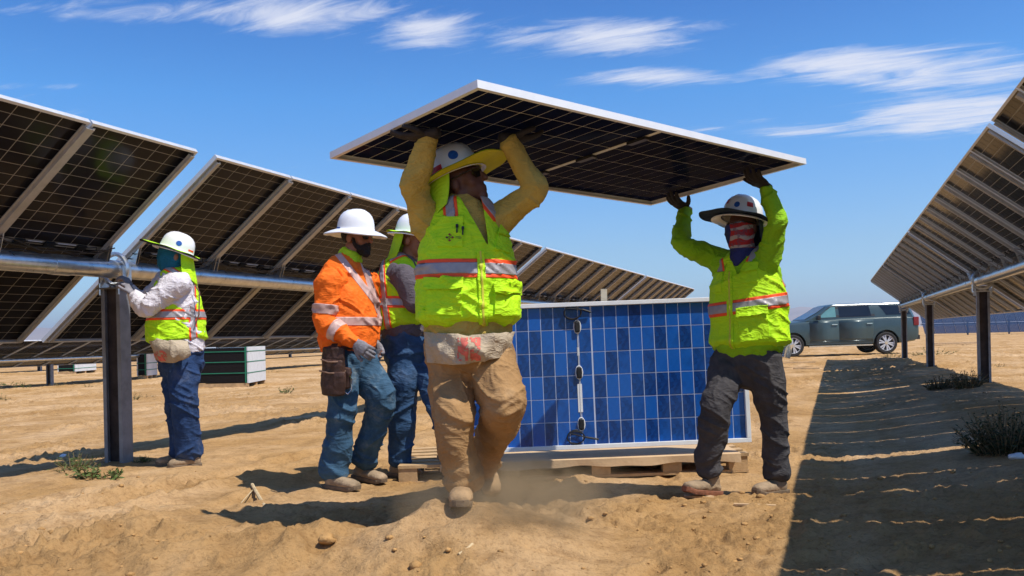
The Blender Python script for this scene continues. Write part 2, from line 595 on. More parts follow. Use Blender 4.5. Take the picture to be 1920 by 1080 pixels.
def build_ground():
    ys = list(np.concatenate([np.array([-60, -40, -25, -15, -9, -5, -2.5, -1, 0.2, 1.0, 1.6]),
                              2.0 * 1.0055 ** np.arange(0, 615)]))
    far = ys[-1]
    while far < 7300:
        far *= 1.22
        ys.append(far)
    ys = np.array(ys)
    un = np.linspace(-1, 1, 620)
    ext = np.array([1.06, 1.2, 1.5, 2, 3, 5, 9, 16])
    u = np.concatenate([-ext[::-1], un, ext])
    w = 0.66 * np.maximum(ys, 1.0) + 1.2
    w[ys < 2] = 4.0
    X = np.clip(u[None, :] * w[:, None], -11000, 11000); Y = np.repeat(ys[:, None], len(u), 1)
    x, y = X.ravel(), Y.ravel()
    z = ground_base(x, y)
    near = (y > 1.0) & (y < 70) & (np.abs(x) < 0.75 * y + 2)
    z[near] += ground_detail(x[near], y[near]) * np.clip(1.4 - y[near] / 70, 0.3, 1)
    V = np.stack([x, y, z], 1)
    nr, nc = X.shape
    i = np.arange(nr - 1)[:, None] * nc + np.arange(nc - 1)[None, :]
    F = np.stack([i, i + 1, i + nc + 1, i + nc], -1).reshape(-1, 4)
    me = mesh_np('ground', V, F, M_sand)
    o = link('ground', me)
    tag(o, 'dry tan desert sand, trampled and lumpy, across the whole site', None, None, 'structure')


build_ground()


def ico(sub=1):
    bm = bmesh.new()
    bmesh.ops.create_icosphere(bm, subdivisions=sub, radius=1)
    V = np.array([v.co[:] for v in bm.verts]); F = np.array([[v.index for v in f.verts] for f in bm.faces])
    bm.free()
    return V, F


def build_clods():
    rs = np.random.RandomState(11)
    V0, F0 = ico(1)
    Vs, Fs = [], []
    n = 0
    for k in range(1700):
        y = 2.6 * (11 / 2.6) ** (rs.rand() ** 1.2)
        x = rs.uniform(-.6, .6) * y
        if fbm(np.array([[x * .8 + 0., y * .8, 0]]) + 40, 3)[0] < 0.40 + 0.14 * rs.rand():
            continue
        r = 0.004 + 0.014 * rs.rand() ** 4
        if rs.rand() < 0.012: r = rs.uniform(.016, .030)
        p = V0 * np.array([r * rs.uniform(.8, 1.5), r * rs.uniform(.8, 1.4), r * rs.uniform(.5, .8)])
        p = p * (0.75 + 0.5 * vnoise(V0 * 1.4 + k * 3.1)[:, None])
        an = rs.uniform(0, 6.28); c, s = math.cos(an), math.sin(an)
        p = np.stack([p[:, 0] * c - p[:, 1] * s, p[:, 0] * s + p[:, 1] * c, p[:, 2]], 1)
        z = ground_base(np.array([x]), np.array([y]))[0] + ground_detail(np.array([x]), np.array([y]))[0]
        Vs.append(p + [x, y, z + r * .15]); Fs.append(F0 + n); n += len(V0)
    me = mesh_np('gravel', np.concatenate(Vs), np.concatenate(Fs), M_rock, False)
    tag(link('gravel', me), 'small dry clods and pebbles scattered over the sand', None, None, 'stuff')


build_clods()


def build_hills():
    """distant desert range along the horizon"""
    m = mat('desert_rock', (0.27, 0.19, 0.15), 0.95, 0, 0.2, 0.002)
    na, nr = 260, 14
    V = []
    for j in range(nr):
        for i in range(na):
            an = math.radians(-75 + 150 * i / (na - 1))
            t = j / (nr - 1)
            R = 5200 + 2600 * t
            x, y = R * math.sin(an), R * math.cos(an)
            V.append((x, y, t))
    V = np.array(V)
    ang = np.arctan2(V[:, 0], V[:, 1])
    prof = .75 * (150 * np.exp(-((ang - 0.315) / 0.035) ** 2) + 175 * np.exp(-((ang - 0.42) / 0.05) ** 2) + 110 * np.exp(-((ang + .47) / .12) ** 2) + 60)
    n = fbm(np.stack([V[:, 0] / 600, V[:, 1] / 600, V[:, 2] * 0], 1), 5)
    t = V[:, 2]
    z = np.sin(np.clip(t * 1.25, 0, 1) * math.pi * .5) * prof * (0.45 + 1.1 * n) * np.where(t > .8, (1 - t) / .2, 1)
    V[:, 2] = z - 2
    i = np.arange(nr - 1)[:, None] * na + np.arange(na - 1)[None, :]
    F = np.stack([i, i + 1, i + na + 1, i + na], -1).reshape(-1, 4)
    tag(link('hills', mesh_np('hills', V, F, m)), 'faint desert mountains along the horizon', None, None, 'structure')


build_hills()
# ------------------------------------------------------------------ solar modules
MOD_W, MOD_L, PITCH = 1.10, 2.45, 1.12


def frame_mesh(w, l, name, m, depth=0.036, lip=0.022, t=0.006):
    b = MB()
    x, y = w / 2, l / 2
    for sx in (-1, 1):
        b.box((min(sx * x, sx * (x - t)), -y, -depth), (max(sx * x, sx * (x - t)), y, 0))
        b.box((min(sx * (x - t), sx * (x - lip)), -y + t, -depth), (max(sx * (x - t), sx * (x - lip)), y - t, -depth + .003))
    for sy in (-1, 1):
        b.box((-x + t, min(sy * y, sy * (y - t)), -depth + .0002), (x - t, max(sy * y, sy * (y - t)), -.0002))
        b.box((-x + lip, min(sy * (y - t), sy * (y - lip)), -depth + .0002), (x - lip, max(sy * (y - t), sy * (y - lip)), -depth + .0028))
    return b.mesh(name, m)


def cell_grid_positions(w, l, nx=6, half=12, gx=0.008, gy=0.006, mid=0.05, edge=0.02):
    cw = (w - 2 * edge - (nx - 1) * gx) / nx
    ch = ((l - 2 * edge - mid) / 2 - (half - 1) * gy) / half
    P = []
    for i in range(nx):
        cx = -w / 2 + edge + cw / 2 + i * (cw + gx)
        for s in (-1, 1):
            for j in range(half):
                cy = s * (mid / 2 + ch / 2 + j * (ch + gy))
                P.append((cx, cy))
    return P, cw, ch


def cell_mesh(cw, ch, m, name='cell', th=0.0024):
    b = MB()
    b.box((-cw / 2, -ch / 2, -th), (cw / 2, ch / 2, th))
    return b.mesh(name, m)


def sheet_mesh(w, l, m, name='backsheet'):
    b = MB()
    b.box((-w / 2 + .0065, -l / 2 + .0065, -.0008), (w / 2 - .0065, l / 2 - .0065, .0008))
    return b.mesh(name, m)


def grid_mesh(P, cw, ch, m, name='cell_grid', th=0.0024):
    b = MB()
    for (x, y) in P:
        b.box((x - cw / 2, y - ch / 2, -th), (x + cw / 2, y + ch / 2, th))
    return b.mesh(name, m)


ROW_P, ROW_CW, ROW_CH = cell_grid_positions(MOD_W, MOD_L)
ME_frame = frame_mesh(MOD_W, MOD_L, 'module_frame', M_alu)
ME_grid = grid_mesh(ROW_P, ROW_CW, ROW_CH, M_cell_dark)
ME_sheet = sheet_mesh(MOD_W, MOD_L, M_back)
ME_cell = cell_mesh(ROW_CW, ROW_CH, M_cell_dark)
ME_gridf = grid_mesh(ROW_P, ROW_CW, ROW_CH, M_cell_front)


def jbox_mesh():
    b = MB()
    for x in (-.30, .02, .30):
        b.box((x - .045, -.022, -.020), (x + .045, .022, -.003))
    for (x0, x1) in ((-.255, -.025), (.065, .255)):
        b.box((x0, -.006, -.010), (x1, .006, -.003))
    b.tube([(-.34, 0, -.012), (-.42, .04, -.03), (-.46, -.03, -.04), (-.5, .02, -.03)], .004, 6)
    b.tube([(.34, 0, -.012), (.42, -.04, -.03), (.5, .03, -.05)], .004, 6)
    return b.mesh('junction_box', M_black)


ME_jbox = jbox_mesh()


def label_mesh():
    b = MB()
    b.box((-.24, -.016, -.006), (-.06, .016, -.0035))
    b.box((.09, -.012, -.006), (.22, .012, -.0035))
    return b.mesh('label_strip', M_white_label)


ME_label = label_mesh()


def rail_mesh():
    b = MB()
    h = MOD_L * 0.485
    b.box((-.036, -h, -.062), (.036, h, -.058))
    b.box((-.036, -h, -.0578), (-.032, h, -.0365))
    b.box((.032, -h, -.0578), (.036, h, -.0365))
    b.box((-.060, -h, -.0405), (-.0365, h, -.0368))
    b.box((.0365, -h, -.0405), (.060, h, -.0368))
    return b.mesh('module_rail', M_rail)


def bracket_mesh():
    b = MB()
    for sx in (-.026, .022):
        V = [(sx, -.20, -.064), (sx, .20, -.064), (sx, .075, -.15), (sx, -.075, -.15)]
        V += [(sx + .004, y, z) for (_, y, z) in V]
        b.add(V, [(3, 2, 1, 0), (4, 5, 6, 7), (0, 1, 5, 4), (1, 2, 6, 5), (2, 3, 7, 6), (3, 0, 4, 7)])
    return b.mesh('rail_bracket', M_galv)


ME_rail, ME_bracket = rail_mesh(), bracket_mesh()


def cable_mesh(k):
    r = random.Random(k)
    b = MB()
    for q in range(3):
        y0_, sag = r.uniform(-.02, .10), r.uniform(.015, .085)
        pts = [(-.55 + 1.1 * t / 10, y0_ + .02 * math.sin(t * 1.3 + q * 2 + k), -.075 - sag * (1 - ((t - 5) / 5) ** 2)) for t in range(11)]
        b.tube(pts, .0055, 5)
    return b.mesh('cable', M_black, True)


ME_cables = [cable_mesh(k) for k in range(4)]
TUBE_R, TUBE_DROP = 0.077, 0.215


def tracker(name_label, cat, a_mid, z_mid, beta, high_sign, mods, gaps, post_s, near_cells=(), fronts=False, ground_off=0.0, detail=True, pitch=PITCH, rail_shift=0.0, sc=1.0, toff=(0.0, -.215), half_gap=.11):
    """one tracker row: torque tube on posts, rails, brackets and modules. mods = list of s (module centres)"""
    hs = high_sign
    cb, sb = math.cos(beta), math.sin(beta)
    d = Vector((ST, CT, 0)); n = Vector((CT, -ST, 0)); up = Vector((0, 0, 1))
    ydir = (n * (hs * cb) + up * sb)
    xdir = d * (-hs)
    zdir = xdir.cross(ydir)
    base = rowpt(a_mid, mods[0], 0)
    base.z = gz(base.x, base.y) + ground_off
    root = empty('solar_tracker', base, name_label, cat)
    R3 = Matrix((xdir, ydir, zdir)).transposed()
    off = Matrix.Translation(-base)

    def place(a, s, zz=None):
        p = rowpt(a, s, z_mid)
        return off @ Matrix.Translation(p) @ R3.to_4x4() @ Matrix.Scale(sc, 4)
    # torque tube
    ty, tz = toff
    tc_a = a_mid + ydir.dot(n) * ty * sc + zdir.dot(n) * tz * sc
    tc_z = z_mid + ydir.z * ty * sc + zdir.z * tz * sc
    TR = TUBE_R * sc
    s0, s1 = min(mods) - .62, max(mods) + .62
    b = MB()
    p0, p1 = rowpt(tc_a, s0, tc_z) - base, rowpt(tc_a, s1, tc_z) - base
    b.cyl(p0, p1, TR, 28)
    b.build('torque_tube', M_galv, root, smooth=True)
    if detail:
        for g in gaps:
            for o in (-.62, .62):
                b = MB()
                q = rowpt(tc_a, g + o, tc_z) - base
                b.cyl(q - d * .09, q + d * .09, TR + .006, 28)
                b.build('tube_coupling', M_galv, root, smooth=True)
    # posts with bearing housings
    for s in post_s:
        q = rowpt(tc_a, s, tc_z)
        g = gz(q.x, q.y) + ground_off
        top = tc_z - 0.17
        dep, wid, t = 0.098 * sc, 0.060 * sc, 0.009
        pm = Matrix.Translation(Vector((q.x, q.y, 0)) - Vector((base.x, base.y, base.z))) @ Matrix((n, d, up)).transposed().to_4x4()
        b = MB()
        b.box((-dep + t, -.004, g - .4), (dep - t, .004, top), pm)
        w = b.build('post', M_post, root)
        b = MB()
        for sx in (-1, 1):
            b.box((min(sx * dep, sx * (dep - .036 * sc)), -wid, g - .4), (max(sx * dep, sx * (dep - .036 * sc)), -wid + .008, top), pm)
            b.box((min(sx * dep, sx * (dep - .036 * sc)), wid - .008, g - .4), (max(sx * dep, sx * (dep - .036 * sc)), wid, top), pm)
            b.box((min(sx * dep, sx * (dep - t)), -wid + .0082, g - .4), (max(sx * dep, sx * (dep - t)), wid - .0082, top), pm)
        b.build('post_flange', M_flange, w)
        if detail:
            b = MB()
            b.box((-.12, -.09, top), (.12, .09, top + .012), pm)
            b.box((-.13, -.05, top + .0125), (-.112, .05, tc_z + .02), pm)
            b.box((.112, -.05, top + .0125), (.13, .05, tc_z + .02), pm)
            # bearing ring around the tube
            ring = []
            for k in range(24):
                an = 2 * math.pi * k / 24
                ring.append(pm @ Vector((math.cos(an) * .130, 0, tc_z + math.sin(an) * .130)))
            b.tube(ring, .020, 8, True)
            for k in range(4):
                xx = (-.10, .10)[k % 2]
                yy = (-.07, .07)[k // 2]
                b.cyl(pm @ Vector((xx, yy, top - .05)), pm @ Vector((xx, yy, top + .05)), .011, 8)
            b.build('bearing_housing', M_galv, w, smooth=True)
    # modules
    for i, s in enumerate(mods):
        Mx = place(a_mid, s)
        fr = link('solar_module', ME_frame, root, Mx)
        link('backsheet', ME_sheet, fr, Matrix.Translation((0, 0, -.006)))
        if i in near_cells:
            for (x, y) in ROW_P:
                link('cell', ME_cell, fr, Matrix.Translation((x, y, -.006)))
        else:
            tag(link('cell_grid', ME_gridf if fronts else ME_grid, fr, Matrix.Translation((0, 0, -.006))), kind='stuff')
        if detail:
            link('junction_box', ME_jbox, fr, Matrix.Translation((0, 0, -.006)))
            link('label_strip', ME_label, fr, Matrix.Translation((0, 0, -.006)))
            link('cable', ME_cables[i % 4], fr, Matrix.Translation((0, ty + .06, 0)))
    if not detail:
        return root
    # rails at every seam
    seams = set()
    for s in mods:
        for o in (-pitch / 2, pitch / 2):
            seams.add(round(s + o, 2))
    ss = []
    for s in sorted(seams):
        if not ss or s - ss[-1] > .04: ss.append(s)
    for s in ss:
        nar = 1.0
        for g in gaps:
            if abs(s - g) < .22 * sc:      # slimmer rails flank a gap just under the module edge
                s = g + math.copysign((half_gap + .055) * sc, s - g); nar = .55
        Mx = place(a_mid, s + (rail_shift if nar == 1.0 else 0)) @ Matrix.Diagonal((nar, 1, 1, 1))
        rl = link('module_rail', ME_rail, root, Mx)
        link('rail_bracket', ME_bracket, rl, Matrix.Translation((0, ty, min(0, tz + .215) * 0)))
    return root


def bay(s_start, n=8, p=PITCH):
    return [s_start + p / 2 + p * i for i in range(n)]


BAY = 9.18
G1 = 6.18
mods_l = [G1 - .11 - .56 - PITCH * k for k in (2, 1, 0)]
for k in range(3):
    mods_l += bay(G1 + .11 + BAY * k)
tracker('long tracker row of dark solar modules on the left, its undersides towards the workers', 'solar tracker',
        -5.80, 1.755, math.radians(38), 1, mods_l, [G1, G1 + BAY, G1 + 2 * BAY], [G1 - .03, G1 + BAY, G1 + 2 * BAY, G1 + 3 * BAY - .1], near_cells=(1, 2), toff=(-.08, -.155))
K2 = .82                        # this row's modules are the smaller kind
G2 = 8.72 * K2
PR, BAYR = 1.121 * K2, 9.19 * K2
mods_r = []
for k in range(-1, 3):
    mods_r += bay(G2 + .11 * K2 + BAYR * k, 8, PR)
tracker('tracker row of dark modules on the right, casting the broad shade on the sand', 'solar tracker',
        2.27 * K2, CAM_H + 1.0 * K2, math.radians(38), -1, mods_r, [G2, G2 + BAYR, G2 + 2 * BAYR],
        [G2 - .1 - BAYR, G2 - .6, G2 + BAYR - .65, G2 + 2 * BAYR - .65, G2 + 3 * BAYR - .5], pitch=PR, rail_shift=.07, sc=K2, toff=(-.227, -.1275))
# a low row far to the left and one far to the right whose blue fronts face us
mods_b = [15 + PITCH * i for i in range(42)]
tracker('low distant tracker row seen under the left row, almost flat', 'solar tracker',
        -24.0, 0.70, math.radians(20), 1, mods_b, [], [17 + 5.6 * i for i in range(8)], ground_off=-.05, detail=False)
mods_c = [22 + PITCH * i for i in range(56)]
tracker('second low tracker row, farther off than the flat one on the left', 'solar tracker',
        -38.0, 0.72, math.radians(20), 1, mods_c, [], [24 + 5.6 * i for i in range(10)], ground_off=-.05, detail=False)

# ------------------------------------------------------------------ the carried module
def solar_panel(root, w, l, m_cell, m_frame, m_sheet, edge=.02, depth=.033, gx=.005, gy=.004, mid=.03, half=12, nx=6, zc=-.007, lip=.022):
    """w across (local x), l along (local y), lit side +z"""
    fr = link('frame', frame_mesh(w, l, 'frame', m_frame, depth, lip), root)
    link('backsheet', sheet_mesh(w, l, m_sheet), root, Matrix.Translation((0, 0, zc)))
    P, cw, ch = cell_grid_positions(w, l, nx, half, gx, gy, mid, edge)
    me = cell_mesh(cw, ch, m_cell)
    for (x, y) in P:
        link('cell', me, root, Matrix.Translation((x, y, zc)))
    return P, cw, ch


pc = Vector((0.412, 4.796, 1.890))
pv = Vector((0.7512, 0.6599, -0.0174)).normalized()
pu = Vector((-0.5998, 0.7956, -0.0855)); pu = (pu - pv * pu.dot(pv)).normalized()
pn = pv.cross(pu)
if pn.z < 0: pn = -pn
# local y along the long side, local x so that z is up
px_ = pv.cross(pn)
PM = Matrix((px_, pv, pn)).transposed().to_4x4()
carried = empty('solar_module', pc, 'bifacial solar panel held overhead by two workers, dark underside showing', 'solar panel')
carried.rotation_euler = PM.to_euler()
PAN_L, PAN_W = 2.41, 1.148
M_back_bi = mat('bifacial_grid', (0.88, 0.84, 0.74), 0.3, 0, 0.05, 8)
solar_panel(carried, PAN_W, PAN_L, M_cell_navy, M_alu_white, M_back_bi, gx=.0065, gy=.0065, mid=.036)
b = MB()
for x in (-.36, 0.0, .36):
    bb = MB(); bb.box((x - .06, -.019, -.024), (x + .06, .019, -.0102)); bb.box((x - .045, -.024, -.018), (x + .045, .024, -.0104))
    bb.build('junction_box', M_black, carried)
for (x0, x1) in ((-.30, -.06), (.06, .30)):
    bb = MB(); bb.box((x0, -.010, -.0115), (x1, .010, -.0102)); bb.build('label_strip', M_white_label, carried)
b.tube([(-.42, .0, -.016), (-.49, .05, -.025), (-.53, .20, -.022), (-.52, .40, -.02), (-.53, .62, -.016)], .004, 6)
b.build('cable', M_black, carried)

# ------------------------------------------------------------------ pallet with an upright panel
PZ = 6.4
pal_l, pal_r = at(746, 880, PZ), at(1404, 868, PZ)
pal_x0, pal_x1 = pal_l.x, pal_r.x
pal_c = Vector(((pal_x0 + pal_x1) / 2, PZ + .5, gz(.3, 6.2) - 0.005))
PAL_TILT = math.radians(-0.9)
pallet = empty('pallet', pal_c, 'low timber pallet on the sand carrying the upright blue panel', 'pallet')
pallet.rotation_euler = (0, PAL_TILT, 0)
plen, pdep = pal_x1 - pal_x0, 1.0
y0 = -.5
rs = random.Random(5)
for k in range(6):
    yy = y0 + k * .19
    bb = MB(); bb.box((-plen / 2 + rs.uniform(-.01, .01), yy, .115), (plen / 2 + rs.uniform(-.01, .01), yy + .11, .137)); bb.build('plank', M_wood, pallet)
for k in range(3):
    yy = y0 + k * .44
    bb = MB(); bb.box((-plen / 2, yy + .005, .0), (plen / 2, yy + .10, .020)); bb.build('bottom_plank', M_wood, pallet)
    for xx in (0, .31, .585, .80, 1.0):
        if k and xx in (.31,): continue
        cx = -plen / 2 + .07 + xx * (plen - .14)
        bb = MB(); bb.box((cx - .066, yy + .008, .0205), (cx + .066, yy + .108, .1145)); bb.build('block', M_wood, pallet)
for k in range(4):
    cx = -plen / 2 + .05 + k * (plen - .1) / 3
    bb = MB(); bb.box((cx - .045, y0 + .0, .094 + .0208), (cx + .045, y0 + .98, .1148)); 
# cardboard sheet laid over the deck, its front edge turned down
b = MB()
nx = 60
V = []
for i in range(nx + 1):
    t = i / nx
    x = -plen / 2 + .30 + t * (plen - .36)
    wob = .006 * math.sin(t * 17) + .004 * math.sin(t * 41 + 1)
    for (yy, zz) in ((.45, .1405), (y0 - .012, .1408), (y0 - .022 + wob * .4, .136), (y0 - .024 + wob, .085 + wob)):
        V.append((x, yy, zz))
F = [(i * 4 + k, (i + 1) * 4 + k, (i + 1) * 4 + k + 1, i * 4 + k + 1) for i in range(nx) for k in range(3)]
b.add(V, F)
cs = b.build('cardboard_sheet', M_card)
cs.location = pal_c; cs.rotation_euler = (0, PAL_TILT, 0)
tag(cs, 'tan cardboard sheet lying over the pallet deck under the blue panel', 'cardboard sheet')
mod = cs.modifiers.new('thick', 'SOLIDIFY'); mod.thickness = .0035

# upright panel: local x -> up, local y -> along world x, back side (local -z) toward the camera
ul, ur = at(822, 578, PZ), at(1404, 553, PZ)
ll, lr = at(822, 846, PZ), at(1404, 836, PZ)
UP_L = (ur.x - ul.x + lr.x - ll.x) / 2
UP_W = ((ul.z - ll.z) + (ur.z - lr.z)) / 2
uc = (ul + ur + ll + lr) / 4
upr = empty('solar_module', (uc.x, PZ + .036, uc.z), 'blue solar panel standing on edge on the pallet, cable loops down its middle', 'solar panel')
yaw = math.radians(1.2)
ex = Matrix.Rotation(yaw, 3, 'Z') @ Matrix.Rotation(math.radians(0.85), 3, 'Y') @ Vector((0, 0, 1))
ey = Matrix.Rotation(yaw, 3, 'Z') @ Matrix.Rotation(math.radians(0.85) * 1, 3, 'Y') @ Vector((1, 0, 0))
# tilt so that the long side climbs a little to the right
sl = math.radians(0.95)
ey = Matrix.Rotation(yaw, 3, 'Z') @ Vector((math.cos(sl), 0, math.sin(sl)))
ex = Vector((-math.sin(sl), 0, math.cos(sl)))
ex = (ex - ey * ex.dot(ey)).normalized()
lean = Matrix.Rotation(math.radians(-3.0), 3, ey)
ex = lean @ ex
ez = ex.cross(ey)
UM = Matrix((ex, ey, ez)).transposed()
upr.rotation_euler = UM.to_euler()
sgn = 1 if ez.y < 0 else -1      # side of the panel that faces the camera
# a frame turned so its lip faces the camera
Lx, Ly = UP_W, UP_L
t_, lip_, dp = .006, .030, .036
for (nm, lo, hi) in (('frame_bar', (Lx / 2 - lip_, -Ly / 2, 0), (Lx / 2, Ly / 2, 0)), ('frame_bar', (-Lx / 2, -Ly / 2, 0), (-Lx / 2 + lip_, Ly / 2, 0)),
                     ('frame_bar', (-Lx / 2 + lip_, -Ly / 2, 0), (Lx / 2 - lip_, -Ly / 2 + lip_, 0)), ('frame_bar', (-Lx / 2 + lip_, Ly / 2 - lip_, 0), (Lx / 2 - lip_, Ly / 2, 0))):
    bb = MB()
    z0, z1 = (0.0, sgn * .030)
    bb.box((lo[0] + .0003, lo[1] + .0003, min(z0, z1) - .006), (hi[0] - .0003, hi[1] - .0003, max(z0, z1)))
    o = bb.build(nm, M_alu_white, upr)
    mod = o.modifiers.new('b', 'BEVEL'); mod.width = .002; mod.segments = 2
link('backsheet', sheet_mesh(Lx - .03, Ly - .03, M_backw), upr, Matrix.Translation((0, 0, 0.004 * sgn)))
P, cw, ch = cell_grid_positions(Lx - .05, Ly - .05, 6, 12, .0055, .0055, .012, .006)
me_c = cell_mesh(cw, ch, M_cell_blue)
for (x, y) in P:
    link('cell', me_c, upr, Matrix.Translation((x, y, .004 * sgn)))
zf = .008 * sgn


def ubox(lo, hi, nm, m, par=None):
    bb = MB(); bb.box((lo[0], lo[1], min(zf, zf + lo[2] * sgn)), (hi[0], hi[1], max(zf, zf + lo[2] * sgn)))
    o = bb.build(nm, m, par or upr)
    return o


yc = -.10
for xx in (.345, .02, -.345):
    o = ubox((xx - .040, yc - .019, .022), (xx + .040, yc + .019, 0), 'junction_box', M_black)
    md = o.modifiers.new('b', 'BEVEL'); md.width = .014; md.segments = 3
    bb = MB()
    ring = [Vector((xx + math.cos(2 * math.pi * k / 20) * .046 * (1 if abs(math.cos(2 * math.pi * k / 20)) > .4 else .9), yc + math.sin(2 * math.pi * k / 20) * .024, zf + sgn * .004)) for k in range(20)]
    bb.tube(ring, .0045, 6, True)
    bb.build('sealant', M_white_label, o, smooth=True)
ubox((-.26, yc - .016, .0012), (-.06, yc + .016, 0), 'label_strip', M_white_label)
ubox((.14, yc - .007, .0012), (.20, yc + .007, 0), 'label_strip', M_white_label)
bb = MB(); bb.box((-.32, yc - .0025, min(zf, zf + sgn * .003)), (.36, yc + .0025, max(zf, zf + sgn * .003))); bb.build('busbar_strip', M_alu, upr)
for (xx, yy, tail) in ((.445, yc - .03, (.0, .13)), (-.435, yc - .045, (-.02, .16))):
    pts = []
    for k in range(40):
        an = 2 * math.pi * k / 18 + 1.2
        pts.append((xx + math.sin(an) * (.052 - .0003 * k), yy + math.cos(an) * (.056 + .0002 * k), zf + sgn * (.008 + .0006 * k)))
    pts += [(xx + tail[0] + .02, yy + .07, zf + sgn * .03), (xx + tail[0], yy + tail[1], zf + sgn * .02)]
    bb = MB(); bb.tube(pts, .0042, 6)
    bb.cyl(pts[-2], pts[-1], .007, 8)
    bb.build('cable', M_black, upr, smooth=True)
# timber stake behind the panel that keeps it upright
sx = at(1133, 552, PZ + .14)
bb = MB()
bb.box((-.022, -.015, -.95), (.022, .015, .04)); bb.box((-.3, .02, -.95), (.3, .06, -.93))
bb.add([(-.02, .016, -.2), (.02, .016, -.2), (.02, .5, -.93), (-.02, .5, -.93), (-.02, .016, -.25), (.02, .016, -.25), (.02, .45, -.93), (-.02, .45, -.93)],
       [(0, 1, 2, 3), (7, 6, 5, 4), (0, 4, 5, 1), (1, 5, 6, 2), (2, 6, 7, 3), (3, 7, 4, 0)])
o = bb.build('wooden_stake', mat('pale_timber', (.62, .55, .42), .8, 0, .12, 9, .2, 60)); o.location = (sx.x, PZ + .17, sx.z + .0)
tag(o, 'pale timber stake whose tip shows above the upright blue panel', 'stake')
# ------------------------------------------------------------------ people
def sphere_mesh(c, r, axes=None, n=16, m=10):
    """ellipsoid: centre, radii along axes (columns of a 3x3)"""
    A = np.array(axes) if axes is not None else np.eye(3)
    V = [np.array([0, 0, -1.0])]
    for i in range(1, m):
        ph = -math.pi / 2 + math.pi * i / m
        for k in range(n):
            an = 2 * math.pi * k / n
            V.append(np.array([math.cos(ph) * math.cos(an), math.cos(ph) * math.sin(an), math.sin(ph)]))
    V.append(np.array([0, 0, 1.0]))
    V = np.array(V) * np.array(r)
    V = V @ A.T + np.array(c)
    F = []
    for k in range(n):
        F.append([0, 1 + (k + 1) % n, 1 + k])
        F.append([len(V) - 1, 1 + (m - 2) * n + k, 1 + (m - 2) * n + (k + 1) % n])
    for i in range(m - 2):
        for k in range(n):
            a = 1 + i * n + k; b_ = 1 + i * n + (k + 1) % n
            F.append([a, b_, b_ + n, a + n])
    return V, F


def loft(secs, side, n=22, sub=5, cap=0.6):
    """rounded tube through sections (point, rx, ry); rx along SIDE, ry across"""
    P = np.array([np.array(s[0]) for s in secs], float)
    R = np.array([[s[1], s[2]] for s in secs], float)
    side = np.array(side, float)
    m = len(P)
    pts, rad = [], []
    for i in range(m - 1):
        p0, p1, p2, p3 = P[max(i - 1, 0)], P[i], P[i + 1], P[min(i + 2, m - 1)]
        r0, r1, r2, r3 = R[max(i - 1, 0)], R[i], R[i + 1], R[min(i + 2, m - 1)]
        for k in range(sub):
            t = k / sub
            cr = lambda a, b, c, d: 0.5 * ((2 * b) + (-a + c) * t + (2 * a - 5 * b + 4 * c - d) * t * t + (-a + 3 * b - 3 * c + d) * t ** 3)
            pts.append(cr(p0, p1, p2, p3)); rad.append(np.maximum(cr(r0, r1, r2, r3), 0.003))
    pts.append(P[-1]); rad.append(R[-1])
    pts = np.array(pts); rad = np.array(rad)
    # rounded ends
    t0 = pts[0] - pts[1]; t0 /= np.linalg.norm(t0) + 1e-9
    t1 = pts[-1] - pts[-2]; t1 /= np.linalg.norm(t1) + 1e-9
    pre, prer, post, postr = [], [], [], []
    for an in (80, 60, 35):
        c, s = math.cos(math.radians(an)), math.sin(math.radians(an))
        pre.append(pts[0] + t0 * min(rad[0]) * s * cap); prer.append(rad[0] * c)
        post.insert(0, pts[-1] + t1 * min(rad[-1]) * s * cap); postr.insert(0, rad[-1] * c)
    pts = np.concatenate([pre, pts, post]); rad = np.concatenate([prer, rad, postr])
    V, F = [], []
    M = len(pts)
    for i in range(M):
        t = pts[min(i + 1, M - 1)] - pts[max(i - 1, 0)]
        t /= np.linalg.norm(t) + 1e-9
        u = side - t * side.dot(t)
        if np.linalg.norm(u) < .15:
            u = np.array([.3, .9, .2]) - t * np.array([.3, .9, .2]).dot(t)
        u /= np.linalg.norm(u)
        w = np.cross(t, u)
        for k in range(n):
            an = 2 * math.pi * k / n
            V.append(pts[i] + u * rad[i][0] * math.cos(an) + w * rad[i][1] * math.sin(an))
    for i in range(M - 1):
        for k in range(n):
            F.append([i * n + k, i * n + (k + 1) % n, (i + 1) * n + (k + 1) % n, (i + 1) * n + k])
    F.append(list(range(n - 1, -1, -1)))
    F.append(list(range((M - 1) * n, M * n)))
    return np.array(V), F


def union(parts, voxel=0.009, smooth=4, fac=0.5):
    """one continuous skin over overlapping closed shapes; returns V, F (quads)"""
    bm_v, bm_f, o = [], [], 0
    for V, F in parts:
        bm_v += [tuple(v) for v in V]
        bm_f += [[i + o for i in f] for f in F]
        o += len(V)
    me = bpy.data.meshes.new('tmp')
    me.from_pydata(bm_v, [], bm_f)
    bm = bmesh.new(); bm.from_mesh(me)
    bmesh.ops.recalc_face_normals(bm, faces=bm.faces)
    bm.to_mesh(me); bm.free()
    ob = bpy.data.objects.new('tmp', me)
    COL.objects.link(ob)
    md = ob.modifiers.new('r', 'REMESH'); md.mode = 'VOXEL'; md.voxel_size = voxel; md.adaptivity = 0
    if smooth:
        ms = ob.modifiers.new('s', 'SMOOTH'); ms.factor = fac; ms.iterations = smooth
    dg = bpy.context.evaluated_depsgraph_get()
    ev = ob.evaluated_get(dg)
    em = ev.to_mesh()
    n = len(em.vertices)
    V = np.empty(n * 3, np.float32); em.vertices.foreach_get('co', V)
    F = [list(p.vertices) for p in em.polygons]
    ev.to_mesh_clear()
    bpy.data.objects.remove(ob); bpy.data.meshes.remove(me)
    quads = all(len(f) == 4 for f in F)
    return V.reshape(-1, 3).astype(np.float64), (np.array(F) if quads else F)


